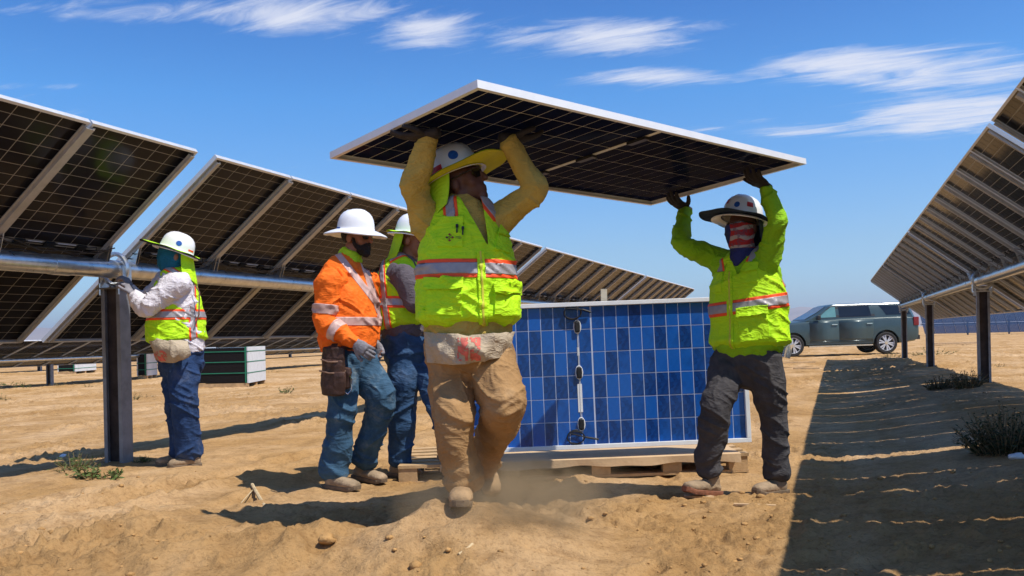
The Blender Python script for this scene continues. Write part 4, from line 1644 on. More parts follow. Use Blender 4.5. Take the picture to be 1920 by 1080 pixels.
# ---- the worker in front, arms up under the near end of the carried panel
def worker_front():
    Z0 = 4.2
    k = Z0 / FPX
    J = lambda x, y, d=0.0: np.array(at(x, y, Z0 + d))
    fwd = unit((.2, -.98, 0)); right = np.array([fwd[1], -fwd[0], 0]); side = right
    gx_, gy_ = at(866, 960, 4.15).x, 4.12
    fig = Fig((gx_, gy_ + .1, gz(gx_, gy_)), 'worker in mustard sleeves and khaki trousers lifting the near end of the overhead panel')
    # hands
    KL, KR = panel_hit(783, 240), panel_hit(972, 246)
    up = np.array(pn)
    fL, fR = unit((-.80, .25, -.05)), unit((.72, .45, .05))
    wL = KL - fL * .062 - up * .036
    wR = KR - fR * .062 - up * .036
    shL, elL = J(806, 428, 0.0), J(776, 345, -.10)
    shR, elR = J(938, 412, 0.0), J(1004, 356, -.06)
    hc = J(868, 345, 0.02)
    hF = unit((.86, -.40, .34)); hU = unit((-.30, .06, .95))
    HP, HA, HT = head_parts(hc, hF, hU, 1.0)
    hipL, hipR = J(842, 645), J(922, 645)
    knL, knR = J(852, 786, -.12), J(945, 765, -.16)
    anL, anR = J(868, 902, -.06), J(911, 880, .40)
    hzL = gz(gx_, 4.05)
    heelL = np.array([at(868, 900, 4.20).x, 4.20, hzL + .0]); toeL = np.array([at(862, 900, 3.92).x, 3.92, gz(-.22, 3.93) + .004])
    heelR = np.array(at(913, 882, 4.76)); toeR = np.array(at(922, 933, 4.62))
    body = [loft([(J(880, 660), .14, .11), (J(878, 590), .15, .12), (J(873, 500), .16, .12), (J(870, 430), .15, .10), (J(868, 392, .01), .07, .07), (mid(hc, J(868, 392), .35), .058, .062)], side)]
    for s_, e_, w_ in ((shL, elL, wL), (shR, elR, wR)):
        body.append(loft([(s_, .06, .06), (mid(s_, e_), .052, .052), (e_, .043, .043), (mid(e_, w_), .038, .038), (w_, .028, .026)], side, 14, 4))
    body += HP + std_legs(hipL, knL, anL, hipR, knR, anR, side, (heelL, toeL), (heelR, toeR))
    body += hand_parts(wL, fL, up, .95, (8, 12, 10), 1.4, True) + hand_parts(wR, fR, up, .95, (8, 14, 12), 1.4, False)
    bodysuit(fig, body, SKIN)
    # gloves
    for w_, f_, lf, m, crl in ((wL, fL, True, M_glove, (8, 12, 10)), (wR, fR, False, M_glove, (8, 14, 12))):
        V, F = union(hand_parts(w_, f_, up, 1.0, crl, 1.4, lf, 55, .0022), .0042, 2)
        fig.add('glove', wrinkle(V, F, .002, 60, 4), F, m)
    # trousers
    tr = [loft([(J(880, 612), .185, .15), (J(880, 640), .195, .16), (J(880, 668), .195, .155), (J(880, 690), .13, .12)], side, 26),
          loft([(J(843, 655), .100, .12), (J(845, 715, -.02), .102, .112), (J(849, 760, -.09), .092, .098), (knL, .090, .094), (J(856, 815, -.11), .083, .090), (J(862, 850, -.09), .084, .090), (J(866, 870, -.08), .080, .090), (J(868, 883, -.08), .086, .094), (J(868, 894, -.08), .079, .088), (J(868, 904, -.08), .084, .094)], side),
          loft([(J(919, 655), .100, .12), (J(930, 712, -.08), .106, .112), (J(942, 742, -.14), .103, .102), (knR, .096, .094), (J(935, 795, .00), .084, .086), (J(922, 822, .12), .076, .079), (J(913, 846, .24), .070, .074), (J(910, 862, .32), .074, .078), (J(909, 876, .40), .069, .075)], side)]
    V, F = union(tr, .007, 2)
    zz = V[:, 2]
    V = drape(V, F, .021, 7.5, None, 3)
    trs = fig.add('trousers', V, F, M_khaki)
    # boots
    boot(fig, anL, heelL, toeL, UPV, M_boot, M_sole)
    bu = unit(np.cross(np.cross(toeR - heelR, (0, 0, 1)), toeR - heelR)); bu = bu if bu[1] < 0.5 else -bu
    boot(fig, anR, heelR, toeR, unit((.1, -.75, .45)), M_boot, M_sole)
    # shirt
    sh = [loft([(J(880, 640), .205, .172), (J(879, 600), .205, .170), (J(877, 540), .205, .165), (J(873, 480), .200, .150), (J(871, 430), .185, .128), (J(869, 398), .135, .100), (J(868, 378, .01), .074, .076)], side, 28)]
    for s_, e_, w_, sg in ((shL, elL, wL, -1), (shR, elR, wR, 1)):
        cuff = mid(e_, w_, .93)
        sh.append(loft([(mid(J(871, 450), s_, .62), .10, .095), (s_, .078, .076), (mid(s_, e_), .062, .060), (e_, .060, .058), (mid(e_, w_, .30), .058, .056), (mid(e_, w_, .55), .052, .050), (mid(e_, w_, .78), .047, .046), (cuff, .040, .039)], side, 22))
    V, F = union(sh, .007, 3)
    V = drape(V, F, .015, 9.0, None, 9)
    shirt = fig.add('shirt', V, F, M_tanshirt)
    # vest
    vs = [loft([(J(878, 597), .246, .205), (J(877, 560), .237, .196), (J(875, 510), .230, .186), (J(873, 465), .216, .172), (J(872, 432), .186, .152), (J(870, 402), .158, .126), (J(868, 380), .118, .098)], side, 40, 6, .25)]
    V, F = union(vs, .0075, 3)
    V = drape(V, F, .018, 6.5, None, 21)
    V, F = cut_neck(V, F, J(878, 374), unit((.97, .2, .25)), unit((-.25, 0, .97)), fwd, .050, .26)
    V, F = compact(V, F)
    vest = fig.add('vest', V, F, M_lime)
    fc = (0, -1, 0)
    tapes(fig, V, F, vest, J(876, 508), (.02, 0, 1), .042, m_edge=M_orangetape)
    pd = lambda y: (J(870, y), (0, 0, 1))
    tapes(fig, V, F, vest, J(847, 395), (1, 0, .10), .033, fc, -.35, [pd(418)], M_orangetape, edge=.40)
    tapes(fig, V, F, vest, J(923, 393), (.80, 0, .60), .035, fc, -.35, [pd(421)], M_orangetape, edge=.40)
    # zip and placket
    zd = unit(J(908, 600) - J(903, 478)); zn = np.array([zd[2], 0, -zd[0]])
    for hw, off, m, nm in ((.017, .0085, M_lime, 'placket'), (.0045, .0105, M_zip, 'zip')):
        v, f = patch(V, F, [(J(905, 520) - zn * hw, zn), (J(905, 520) + zn * hw, -zn), (J(900, 477), (0, 0, -1))], off, fc, .1, .008)
        fig.add(nm, v, f, m, vest)
    exv = np.array([1, 0, 0]); ezv = np.array([0, 0, 1])
    pk = pocket(fig, V, F, vest, J(849, 441), (1, 0, -.04), (.04, 0, 1), 46 * k, 57 * k, M_lime, .007, fc, 'chest_pocket')
    pocket(fig, V, F, vest, J(946, 452), (1, 0, -.25), (.25, 0, 1), 27 * k, 48 * k, M_lime, .008, fc, 'radio_pocket', .05)
    pocket(fig, V, F, vest, J(838, 560), (1, 0, -.03), (.03, 0, 1), 64 * k, 66 * k, M_lime, .010, fc, 'pocket', .055)
    pocket(fig, V, F, vest, J(950, 562), (1, 0, -.06), (.06, 0, 1), 44 * k, 62 * k, M_lime, .012, fc, 'pocket', .060)
    # pens in the chest pocket
    for (x, y) in ((857, 421), (868, 425)):
        p = surf_at(V, x, y, .014); q = surf_at(V, x - .5, y + 15, .012)
        bb = MB(); bb.cyl(p, q, .0032, 8); bb.cyl(p + (p - q) * .01, p - (p - q) * .32, .0062, 10)
        me = bb.mesh('pen', M_black, True); me.transform(Matrix.Translation(-Vector(fig.base)))
        link('pen', me, pk or vest)
    # printed emblem: four chevrons around a diamond, and small letters beside it
    m_em = mat('emblem_red', (.20, .012, .012), .6, 0, .1, 30)
    m_em2 = mat('emblem_dark', (.05, .03, .012), .6, 0, .1, 30)
    c = (843.0, 445.0)
    for dx, dy, m in ((0, -5.6, m_em), (0, 5.6, m_em), (-5.2, 0, m_em2), (5.6, 0, m_em)):
        pts = [surf_at(V, c[0] + dx + ux * 3.0, c[1] + dy + uy * 2.3, .0125) for ux, uy in ((0, -1), (1, 0), (0, 1), (-1, 0))]
        Zm = min(p[1] for p in pts)
        pts = [np.array(at(c[0] + dx + ux * 3.0, c[1] + dy + uy * 2.3, Zm)) for ux, uy in ((0, -1), (1, 0), (0, 1), (-1, 0))]
        quad_mark(fig, pts[::-1], m, pk or vest, 'emblem')
    for (x0, y0_, x1, y1) in ((837, 447, 847, 441), (839, 449.5, 849, 443.5)):
        Zm = surf_at(V, 843, 445, .0125)[1]
        quad_mark(fig, [np.array(at(x0, y0_, Zm)), np.array(at(x1, y1, Zm)), np.array(at(x1, y1 - 1.1, Zm)), np.array(at(x0, y0_ - 1.1, Zm))][::1], m_em2, pk or vest, 'emblem')
    tcv = bpy.data.curves.new('lettering', 'FONT'); tcv.body = 'MEI'; tcv.size = 7.0 * k; tcv.align_x = 'LEFT'; tcv.extrude = .0003
    tcv.materials.append(mat('dark_green_print', (.03, .11, .03), .6, 0, .1, 30))
    to = bpy.data.objects.new('tmp', tcv); COL.objects.link(to)
    dg = bpy.context.evaluated_depsgraph_get(); tme = bpy.data.meshes.new_from_object(to.evaluated_get(dg)); bpy.data.objects.remove(to)
    to = link('lettering', tme, pk or vest)
    to.location = Vector(surf_at(V, 854, 447.5, .0135)) - Vector(fig.base); to.rotation_euler = (math.radians(90), 0, math.radians(8))
    # nail apron
    nxg, nyg = 120, 40
    Vv, Ff = [], []
    for j in range(nyg + 1):
        v_ = j / nyg
        for i in range(nxg + 1):
            u_ = i / nxg
            e = abs(2 * u_ - 1)
            x = 797 + u_ * 164 + (v_ - .5) * (u_ - .5) * -14
            y = 622 + v_ * (50 - 8 * (2 * u_ - 1) + 10 * (1 - e ** 2.2)) + 6 * (1 - e) * (1 - v_)
            dep = -.205 + .13 * e ** 2.6 - .030 * math.sin(v_ * math.pi) * (1 - e ** 3) + .012 * math.sin(u_ * 31 + v_ * 4) * (.3 + .7 * abs(.5 - u_)) * v_ + .010 * math.sin(u_ * 14 - v_ * 6)
            Vv.append(J(x, y, dep))
    for j in range(nyg):
        for i in range(nxg):
            q = j * (nxg + 1) + i
            Ff.append([q, q + nxg + 1, q + nxg + 2, q + 1])
    Vv = np.array(Vv)
    Vv = wrinkle(Vv, np.array(Ff), .010, 16, 5, (1, 1, .5))
    ap = fig.add('nail_apron', Vv, Ff, M_canvas)
    md = ap.modifiers.new('thick', 'SOLIDIFY'); md.thickness = .008; md.offset = -1
    m_ap = mat('faded_red_print', (.58, .13, .10), .85, 0, .25, 40)
    for (x0, x1) in ((858, 878), (881, 901)):
        vv = []; n1, n2 = 6, 8
        sub = (Vv - 0)
        pxs = to_px(sub)
        inside = [t for t, f in enumerate(Ff) if x0 <= pxs[f].mean(0)[0] <= x1 and 633 <= pxs[f].mean(0)[1] <= 676]
        rsx = random.Random(int(x0))
        used = {}
        V3, F3 = [], []
        N_ = vnormals(Vv, np.array(Ff)); N_ = np.where(N_[:, 1:2] > 0, -N_, N_)
        for t in inside:
            if fbm(np.array([Vv[Ff[t]].mean(0) * 70]), 3)[0] < .45: continue
            fl = []
            for v in Ff[t]:
                if v not in used:
                    used[v] = len(V3); V3.append(Vv[v] + N_[v] * .0015)
                fl.append(used[v])
            F3.append(fl)
        if F3:
            fig.add('faded_print', np.array(V3), F3, m_ap, ap)
    # helmet
    hc2 = HT(0, -.026, .048)
    hat, A, sf = hard_hat(fig, hc2, hF, hU, M_hat, (.018, .016, .016))
    shade_brim(fig, hat, hc2, A, M_lime, M_yellowbrim, .118, .098, .05, .012, front_up=.02)
    neck_flap(fig, hat, hc2, A, M_limeflap, math.radians(170), math.radians(372), .20, .05, (-.02, .02, 0), 2)
    sticker(fig, hat, sf, math.radians(-14), .040, .070, .024, M_redprint)
    sticker(fig, hat, sf, math.radians(33), .070, .046, .046, M_blueprint, True)
    v = HT(.07, .00, .02)
    bb = MB(); bb.tube([HT(.116, -.05, -.02), HT(.118, -.055, -.07), HT(.115, -.06, -.10)], .012, 8)
    me = bb.mesh('strap', M_black, True); me.transform(Matrix.Translation(-Vector(fig.base))); link('strap', me, hat)
    sunglasses(fig, HT, HA)


# ---- the worker under the far end of the panel
def worker_far_end():
    Z0 = 5.5
    k = Z0 / FPX
    J = lambda x, y, d=0.0: np.array(at(x, y, Z0 + d))
    fwd = unit((-.5, -.87, 0)); right = np.array([fwd[1], -fwd[0], 0]); side = right
    bx = at(1390, 905, Z0).x
    fig = Fig((bx, Z0, gz(bx, Z0)), 'worker in lime sleeves and grey trousers holding the far end of the overhead panel')
    KL, KR = panel_hit(1281, 370, .05), panel_hit(1430, 327, .05)
    up = np.array(pn)
    inn = unit(-np.array(pv))                      # into the panel from its end
    fL = unit(inn * .75 + np.array((0, 0, .25))); fR = unit(inn * .75 + np.array((0, 0, .25)))
    wL = KL - fL * .075 - up * .035
    wR = KR - fR * .075 - up * .035
    wL = mid(wL, np.array(at(1283, 392, wL[1])), .8); wR = mid(wR, np.array(at(1433, 350, wR[1])), .8)
    shL, elL = J(1340, 484, .11), J(1278, 458, .02)
    shR, elR = J(1440, 482, -.12), J(1457, 412, -.24)
    hc = J(1392, 428, -.03)
    hF = unit((-.66, -.75, -.02)); hU = unit((-.02, .02, 1))
    HP, HA, HT = head_parts(hc, hF, hU)
    hipL, hipR = J(1372, 655, .07), J(1432, 655, -.07)
    knL, knR = J(1343, 765, -.10), J(1449, 768, -.02)
    anL, anR = J(1328, 882, -.02), J(1456, 884, .03)
    def fl(px, Z):
        x = at(px, 900, Z).x
        return np.array([x, Z, gz(x, Z) + .006])
    heelL, toeL = fl(1347, 5.52), fl(1283, 5.36)
    heelR, toeR = fl(1472, 5.56), fl(1415, 5.42)
    toeL[2] += .035
    body = [loft([(J(1402, 668), .13, .10), (J(1402, 600), .14, .11), (J(1400, 530), .15, .11), (J(1396, 490), .14, .09), (J(1393, 468), .065, .065), (mid(hc, J(1393, 468), .4), .055, .058)], side)]
    for s_, e_, w_ in ((shL, elL, wL), (shR, elR, wR)):
        body.append(loft([(s_, .055, .055), (mid(s_, e_), .048, .048), (e_, .042, .042), (mid(e_, w_), .036, .036), (w_, .027, .025)], side, 14, 4))
    body += HP + std_legs(hipL, knL, anL, hipR, knR, anR, side, (heelL, toeL), (heelR, toeR))
    body += hand_parts(wL, fL, up, .92, (6, 20, 20), 1.0, True) + hand_parts(wR, fR, up, .92, (6, 20, 20), 1.0, False)
    bodysuit(fig, body, SKIN)
    for w_, f_, lf in ((wL, fL, True), (wR, fR, False)):
        V, F = union(hand_parts(w_, f_, up, 1.0, (6, 20, 20), 1.0, lf, 55, .0022), .0045, 2)
        fig.add('glove', wrinkle(V, F, .002, 60, 4), F, M_glove)
    tr = [loft([(J(1402, 636), .185, .145), (J(1402, 660), .188, .150), (J(1402, 690), .175, .14), (J(1402, 712), .11, .11)], side, 26),
          loft([(J(1374, 668, .06), .105, .11), (J(1358, 715, -.03), .102, .110), (knL, .090, .096), (J(1335, 820, -.06), .083, .090), (J(1328, 862, -.02), .078, .086), (J(1329, 884, -.02), .080, .088)], side),
          loft([(J(1430, 668, -.06), .108, .11), (J(1440, 715, -.05), .106, .112), (knR, .090, .096), (J(1453, 825, .01), .080, .087), (J(1456, 868, .03), .077, .086), (J(1457, 888, .03), .080, .088)], side)]
    V, F = union(tr, .0075, 2)
    V = drape(V, F, .020, 7.5, None, 33)
    fig.add('trousers', V, F, M_grey)
    boot(fig, anL, heelL, toeL, UPV, M_boot2, M_solered, h=.1)
    boot(fig, anR, heelR, toeR, UPV, M_boot2, M_sole)
    sh = [loft([(J(1404, 652), .205, .165), (J(1403, 610), .205, .160), (J(1401, 550), .20, .152), (J(1399, 510), .195, .135), (J(1396, 485), .165, .115), (J(1394, 470), .085, .08)], side, 28)]
    for s_, e_, w_ in ((shL, elL, wL), (shR, elR, wR)):
        sh.append(loft([(mid(J(1398, 520), s_, .6), .10, .10), (s_, .078, .076), (mid(s_, e_), .063, .061), (e_, .058, .056), (mid(e_, w_, .5), .052, .050), (mid(e_, w_, .97), .038, .037)], side, 22))
    V, F = union(sh, .007, 3)
    V = drape(V, F, .018, 9, None, 41)
    fig.add('shirt', V, F, M_limeshirt)
    vs = [loft([(J(1406, 641), .240, .195), (J(1405, 612), .232, .190), (J(1402, 570), .222, .178), (J(1400, 530), .212, .165), (J(1398, 503), .185, .145), (J(1396, 484), .150, .118), (J(1394, 472), .112, .092)], side, 40, 6, .25)]
    V, F = union(vs, .0075, 3)
    V = drape(V, F, .020, 6.5, None, 52)
    V, F = cut_neck(V, F, J(1390, 466, -.06), right, UPV, fwd, .080, .17)
    V, F = compact(V, F)
    vest = fig.add('vest', V, F, M_lime)
    fc = fwd
    tapes(fig, V, F, vest, J(1402, 572), (-.13, 0, 1), .042, m_edge=M_orangetape)
    pd = lambda y: (J(1390, y), (0, 0, 1))
    tapes(fig, V, F, vest, J(1352, 490, .04), (.86, -.48, .22), .032, fc, -.35, [pd(509)], M_orangetape, edge=.40)
    tapes(fig, V, F, vest, J(1408, 485, -.16), (.86, -.48, -.12), .032, fc, -.35, [pd(494)], M_orangetape, edge=.40)
    tapes(fig, V, F, vest, J(1457, 520, -.02), (.45, .89, .0), .020, (.86, -.5, 0), .3, [pd(540), (J(1457, 495), (0, 0, -1))], M_orangetape, edge=.30)
    c0 = J(1366, 570, -.15)
    zn = unit((.87, -.49, .02))
    for hw, off, m, nm in ((.017, .0085, M_lime, 'placket'), (.0045, .0105, M_zip, 'zip')):
        v, f = patch(V, F, [(c0 - zn * hw, zn), (c0 + zn * hw, -zn), (J(1370, 512), (0, 0, -1))], off, fc, .15, .008)
        if len(f): fig.add(nm, v, f, m, vest)
    ex = unit((.86, -.48, .12))
    pocket(fig, V, F, vest, J(1409, 513, -.12), ex, (-.1, 0, 1), 26 * k, 34 * k, M_lime, .007, fc, 'chest_pocket', .045)
    pocket(fig, V, F, vest, J(1418, 606, -.12), ex, (-.12, 0, 1), 50 * k, 60 * k, M_lime, .010, fc, 'pocket', .055)
    pocket(fig, V, F, vest, J(1347, 530, -.02), (.87, -.49, 0), (0, 0, 1), 22 * k, 38 * k, M_lime, .007, fc, 'chest_pocket')
    # printed face covering from nose to collar
    m_flag = bpy.data.materials.new('flag_bandana'); m_flag.use_nodes = True
    t = m_flag.node_tree; N = NT(t); bs = t.nodes['Principled BSDF']; bs.inputs['Roughness'].default_value = .85
    tc = N.n('ShaderNodeTexCoord')
    mp = N.n('ShaderNodeMapping'); mp.inputs['Rotation'].default_value = (0, .12, 0); N.l(tc.outputs['Object'], mp.inputs[0])
    wv = N.n('ShaderNodeTexWave', i_Scale=6.2, i_Distortion=3.2, i_Detail=2.0); wv.bands_direction = 'Z'
    wv.inputs['Detail Scale'].default_value = 2.0
    N.l(mp.outputs[0], wv.inputs['Vector'])
    nz = N.n('ShaderNodeTexNoise', i_Scale=38.0, i_Detail=3.0); N.l(tc.outputs['Object'], nz.inputs['Vector'])
    st = N.ramp(wv.outputs[0], [(.60, (.34, .012, .018)), (.74, (.34, .30, .31))])
    st = N.mix(N.math('MULTIPLY', N.math('GREATER_THAN', nz.outputs[0], .56), .6), st, (.10, .05, .09, 1))
    sp = N.n('ShaderNodeSeparateXYZ'); N.l(tc.outputs['Object'], sp.inputs[0])
    hx = float(hc[0] - fig.base[0]); hz = float(hc[2] - fig.base[2])
    blue = N.math('MAXIMUM', N.math('LESS_THAN', sp.outputs[0], hx - .095), N.math('LESS_THAN', sp.outputs[2], hz - .125))
    N.l(N.mix(blue, st, (.014, .022, .13, 1)), bs.inputs['Base Color'])
    g = [loft([(HT(0, .035, .012), .083, .092), (HT(0, .036, -.03), .084, .095), (HT(0, .034, -.085), .072, .084), (HT(0, .014, -.125), .072, .078), (HT(0, .00, -.17), .085, .092)], HA[:, 0], 24, 5, .2),
         sphere_mesh(HT(0, .11, -.02), (.024, .024, .03), HA), loft([(HT(0, .06, -.12), .06, .03), (HT(-.0, .085, -.19), .045, .02), (HT(-.0, .10, -.225), .012, .008)], HA[:, 0], 14, 4)]
    V, F = union(g, .006, 3)
    V = drape(V, F, .010, 16, None, 61)
    fig.add('face_gaiter', V, F, m_flag)
    hc2 = HT(0, -.004, .050)
    hat, A, sf = hard_hat(fig, hc2, unit((-.74, -.62, .20)), unit((.16, .10, .97)), M_hat, (.05, .045, .045))
    shade_brim(fig, hat, hc2, A, M_navycloth, M_navycloth, .140, .088, .04, .016)
    neck_flap(fig, hat, hc2, A, M_navycloth, math.radians(185), math.radians(355), .17, .02, (0, 0, 0), 5)
    for an, z, w, h, m in ((70, .088, .04, .034, M_redprint), (48, .070, .034, .036, M_blueprint), (12, .060, .040, .044, mat('sky_blue_print', (.06, .28, .62), .4, 0, .25, 50)), (-18, .038, .040, .032, M_redprint), (112, .06, .036, .036, M_blueprint), (150, .07, .04, .03, M_redprint)):
        sticker(fig, hat, sf, math.radians(an), z, w, h, m, an in (48, 12, 112))
    sunglasses(fig, HT, HA)
    # clear bottle clipped at the hip
    bb = MB(); c = J(1476, 652, -.02)
    Mb = Matrix.Translation(Vector(c)) @ Matrix.Rotation(.25, 4, 'Y')
    bb.lathe([(.005, .055), (.017, .052), (.017, .035), (.03, .022), (.032, -.05), (.028, -.062), (.004, -.064)], 18, Mb)
    me = bb.mesh('water_bottle', M_bottle, True)
    ob = link('water_bottle', me, None); tag(ob, 'clear bottle clipped to the hip of the grey trousers', 'bottle')


M_bottle = mat('clear_bottle', (.80, .83, .88), .08, 0, .03, 9)
M_bottle.node_tree.nodes['Principled BSDF'].inputs['Transmission Weight'].default_value = .75


# ---- the walking worker in orange
def worker_orange():
    Z0 = 6.24
    k = Z0 / FPX
    J = lambda x, y, d=0.0: np.array(at(x, y, Z0 + d))
    fwd = unit((.80, -.60, 0)); right = np.array([fwd[1], -fwd[0], 0]); side = right
    bx = at(650, 895, Z0).x
    fig = Fig((bx, Z0, gz(bx, Z0)), 'bearded worker in an orange shirt and plain white helmet walking to the right')
    hc = J(669, 447, 0.0)
    hF = unit((.90, -.42, -.06)); hU = unit((.05, 0, 1))
    HP, HA, HT = head_parts(hc, hF, hU)
    shN, elN, wN = J(618, 528, -.17), J(610, 604, -.19), J(664, 642, -.27)
    shF, elF, wF = J(690, 525, .14), J(698, 595, .20), J(700, 640, .12)
    hipN, hipF = J(640, 660, -.08), J(670, 658, .08)
    knN, knF = J(640, 775, -.12), J(713, 747, -.02)
    anN, anF = J(629, 884, -.06), J(684, 862, .14)
    def fl(px, Z, dz=0.006):
        x = at(px, 900, Z).x
        return np.array([x, Z, gz(x, Z) + dz])
    heelN, toeN = fl(611, 6.18), fl(672, 6.02)
    heelF, toeF = fl(664, 6.44, .03), fl(722, 6.30)
    body = [loft([(J(655, 670), .13, .11), (J(654, 610), .14, .12), (J(650, 545), .15, .12), (J(650, 510), .13, .09), (J(655, 488), .065, .068), (mid(hc, J(656, 486), .4), .056, .060)], side)]
    for s_, e_, w_ in ((shN, elN, wN), (shF, elF, wF)):
        body.append(loft([(s_, .055, .055), (mid(s_, e_), .048, .048), (e_, .042, .042), (mid(e_, w_), .036, .036), (w_, .027, .025)], side, 14, 4))
    fh = unit((.75, -.25, -.52)); ph = unit((.25, .85, -.2))
    fh2 = unit((.45, -.2, -.85)); ph2 = unit((-.2, -.9, 0))
    body += HP + std_legs(hipN, knN, anN, hipF, knF, anF, side, (heelN, toeN), (heelF, toeF))
    body += hand_parts(wN, fh, ph, .92, (28, 34, 26), .6, True) + hand_parts(wF, fh2, ph2, .92, (25, 30, 20), .6, False)
    bodysuit(fig, body, SKIN2)
    for w_, f_, p_, lf in ((wN, fh, ph, True), (wF, fh2, ph2, False)):
        V, F = union(hand_parts(w_, f_, p_, 1.02, (28, 34, 26), .6, lf, 40, .0022), .0045, 2)
        fig.add('glove', wrinkle(V, F, .002, 60, 4), F, M_gloveg)
    tr = [loft([(J(655, 636), .175, .150), (J(656, 662), .18, .160), (J(657, 688), .165, .150), (J(657, 708), .10, .12)], side, 26),
          loft([(J(641, 672, -.07), .105, .11), (J(641, 722, -.10), .104, .112), (knN, .092, .100), (J(634, 835, -.08), .090, .096), (J(629, 872, -.06), .092, .098), (J(628, 886, -.06), .094, .10)], side),
          loft([(J(671, 670, .06), .105, .11), (J(695, 712, .0), .106, .114), (knF, .095, .100), (J(700, 805, .06), .088, .094), (J(686, 848, .13), .088, .094), (J(683, 864, .14), .090, .096)], side)]
    V, F = union(tr, .0075, 2)
    V = drape(V, F, .024, 7, None, 71)
    fig.add('trousers', V, F, M_jeans)
    boot(fig, anN, heelN, toeN, UPV, M_boot2, M_sole)
    boot(fig, anF, heelF, toeF, UPV, M_boot2, M_sole)
    sh = [loft([(J(654, 648), .195, .185), (J(653, 615), .205, .195), (J(650, 565), .205, .185), (J(647, 525), .195, .150), (J(650, 500), .150, .115), (J(655, 484), .078, .078)], side, 28),
          loft([(mid(J(650, 540), shF, .6), .1, .1), (shF, .08, .08), (mid(shF, elF), .07, .07), (elF, .066, .066), (mid(elF, wF, .9), .042, .042)], side, 20)]
    V, F = union(sh, .007, 3)
    V = drape(V, F, .022, 8, None, 81)
    shirt = fig.add('shirt', V, F, M_orange)
    fc = (0, -1, 0)
    tapes(fig, V, F, shirt, J(660, 603), (0.02, 0, 1), .028, m_mid=M_pinksilver, edge=0.0)
    tapes(fig, V, F, shirt, J(668, 520, -.1), (.80, .1, .60), .020, (.3, -.9, 0), .0, [(J(660, 607), (0, 0, 1)), ], m_mid=M_pinksilver, edge=0.0)
    tapes(fig, V, F, shirt, J(697, 545, -.1), (.96, .1, .28), .020, (.6, -.8, 0), .15, [(J(660, 607), (0, 0, 1))], m_mid=M_pinksilver, edge=0.0)
    sl = [loft([(mid(J(648, 530), shN, .72), .095, .10), (shN, .094, .094), (mid(shN, elN), .086, .086), (elN, .080, .080), (mid(elN, wN, .5), .066, .064), (mid(elN, wN, .97), .046, .045)], side, 24)]
    V, F = union(sl, .0075, 3)
    V = drape(V, F, .016, 10, None, 91)
    slv = fig.add('sleeve', V, F, M_orange, shirt)
    tapes(fig, V, F, slv, mid(shN, elN, .70), elN - shN, .032, extra=[(mid(elN, shN, .15), shN - elN)], m_mid=M_pinksilver, edge=0.0)
    tapes(fig, V, F, slv, mid(elN, wN, .42), wN - elN, .030, m_mid=M_pinksilver, edge=0.0)
    # neck gaiter
    g = [loft([(J(656, 494), .082, .084), (J(655, 484), .080, .082), (mid(J(657, 480), hc, .25), .070, .074)], side, 22, 5, .2)]
    V, F = union(g, .006, 2)
    fig.add('neck_gaiter', drape(V, F, .008, 18, None, 5), F, M_limeflap)
    # beard
    bd = [sphere_mesh(HT(0, .055, -.070), (.058, .052, .050), HA), sphere_mesh(HT(0, .078, -.098), (.036, .032, .034), HA),
          loft([(HT(.070, .015, -.005), .010, .014), (HT(.064, .03, -.045), .014, .02), (HT(.045, .06, -.08), .02, .022)], HA[:, 2], 12, 4),
          loft([(HT(-.070, .015, -.005), .010, .014), (HT(-.064, .03, -.045), .014, .02), (HT(-.045, .06, -.08), .02, .022)], HA[:, 2], 12, 4),
          loft([(HT(-.026, .094, -.045), .008, .007), (HT(0, .106, -.040), .009, .008), (HT(.026, .094, -.045), .008, .007)], HA[:, 2], 10, 4)]
    V, F = union(bd, .0055, 2)
    fig.add('beard', wrinkle(V, F, .005, 80, 5), F, M_beard)
    hr = [sphere_mesh(HT(0, -.035, .025), (.080, .082, .07), HA)]
    V, F = union(hr, .006, 1)
    fig.add('hair', wrinkle(V, F, .004, 90, 8), F, M_beard)
    hc2 = HT(0, -.012, .050)
    hat, A, sf = hard_hat(fig, hc2, unit(hF + np.array([0, 0, -.02])), unit((.02, .0, 1)), M_hat, (.075, .062, .075))
    sticker(fig, hat, sf, math.radians(-35), .012, .05, .010, M_blueprint)
    sunglasses(fig, HT, HA)
    # tool belt
    bl = [(np.array(J(655, 649)) + right * math.cos(2 * math.pi * q / 28) * .196 + fwd * math.sin(2 * math.pi * q / 28) * .182) for q in range(28)]
    V, F = [], []
    for p in bl: V += [p + UPV * .022, p - UPV * .022]
    F = [[2 * q, 2 * q + 1, 2 * ((q + 1) % 28) + 1, 2 * ((q + 1) % 28)] for q in range(28)]
    o = fig.add('tool_belt', np.array(V), F, M_leather); md = o.modifiers.new('t', 'SOLIDIFY'); md.thickness = .006
    bt = o
    def bag(x0, x1, y0_, y1, d, th, m, nm, par, taper=.9):
        c0, c1 = J((x0 + x1) / 2, y0_, d), J((x0 + x1) / 2, y1, d)
        w = (x1 - x0) / 2 * k
        V, F = union([loft([(c0, w, th), (mid(c0, c1, .5), w * 1.02, th * 1.1), (c1, w * taper, th)], unit((1, -.5, 0)), 20, 5, .25)], .007, 2)
        return fig.add(nm, wrinkle(V, F, .006, 16, 3), F, m, par)
    t1 = bag(600, 650, 652, 735, -.235, .030, M_leather, 'tool_pouch', bt)
    bag(598, 652, 698, 740, -.262, .034, M_leather, 'pouch_pocket', t1)
    bag(601, 646, 676, 712, -.258, .026, M_leather, 'pouch_pocket', t1)
    bag(640, 660, 690, 728, -.25, .020, M_leather, 'holster', bt)
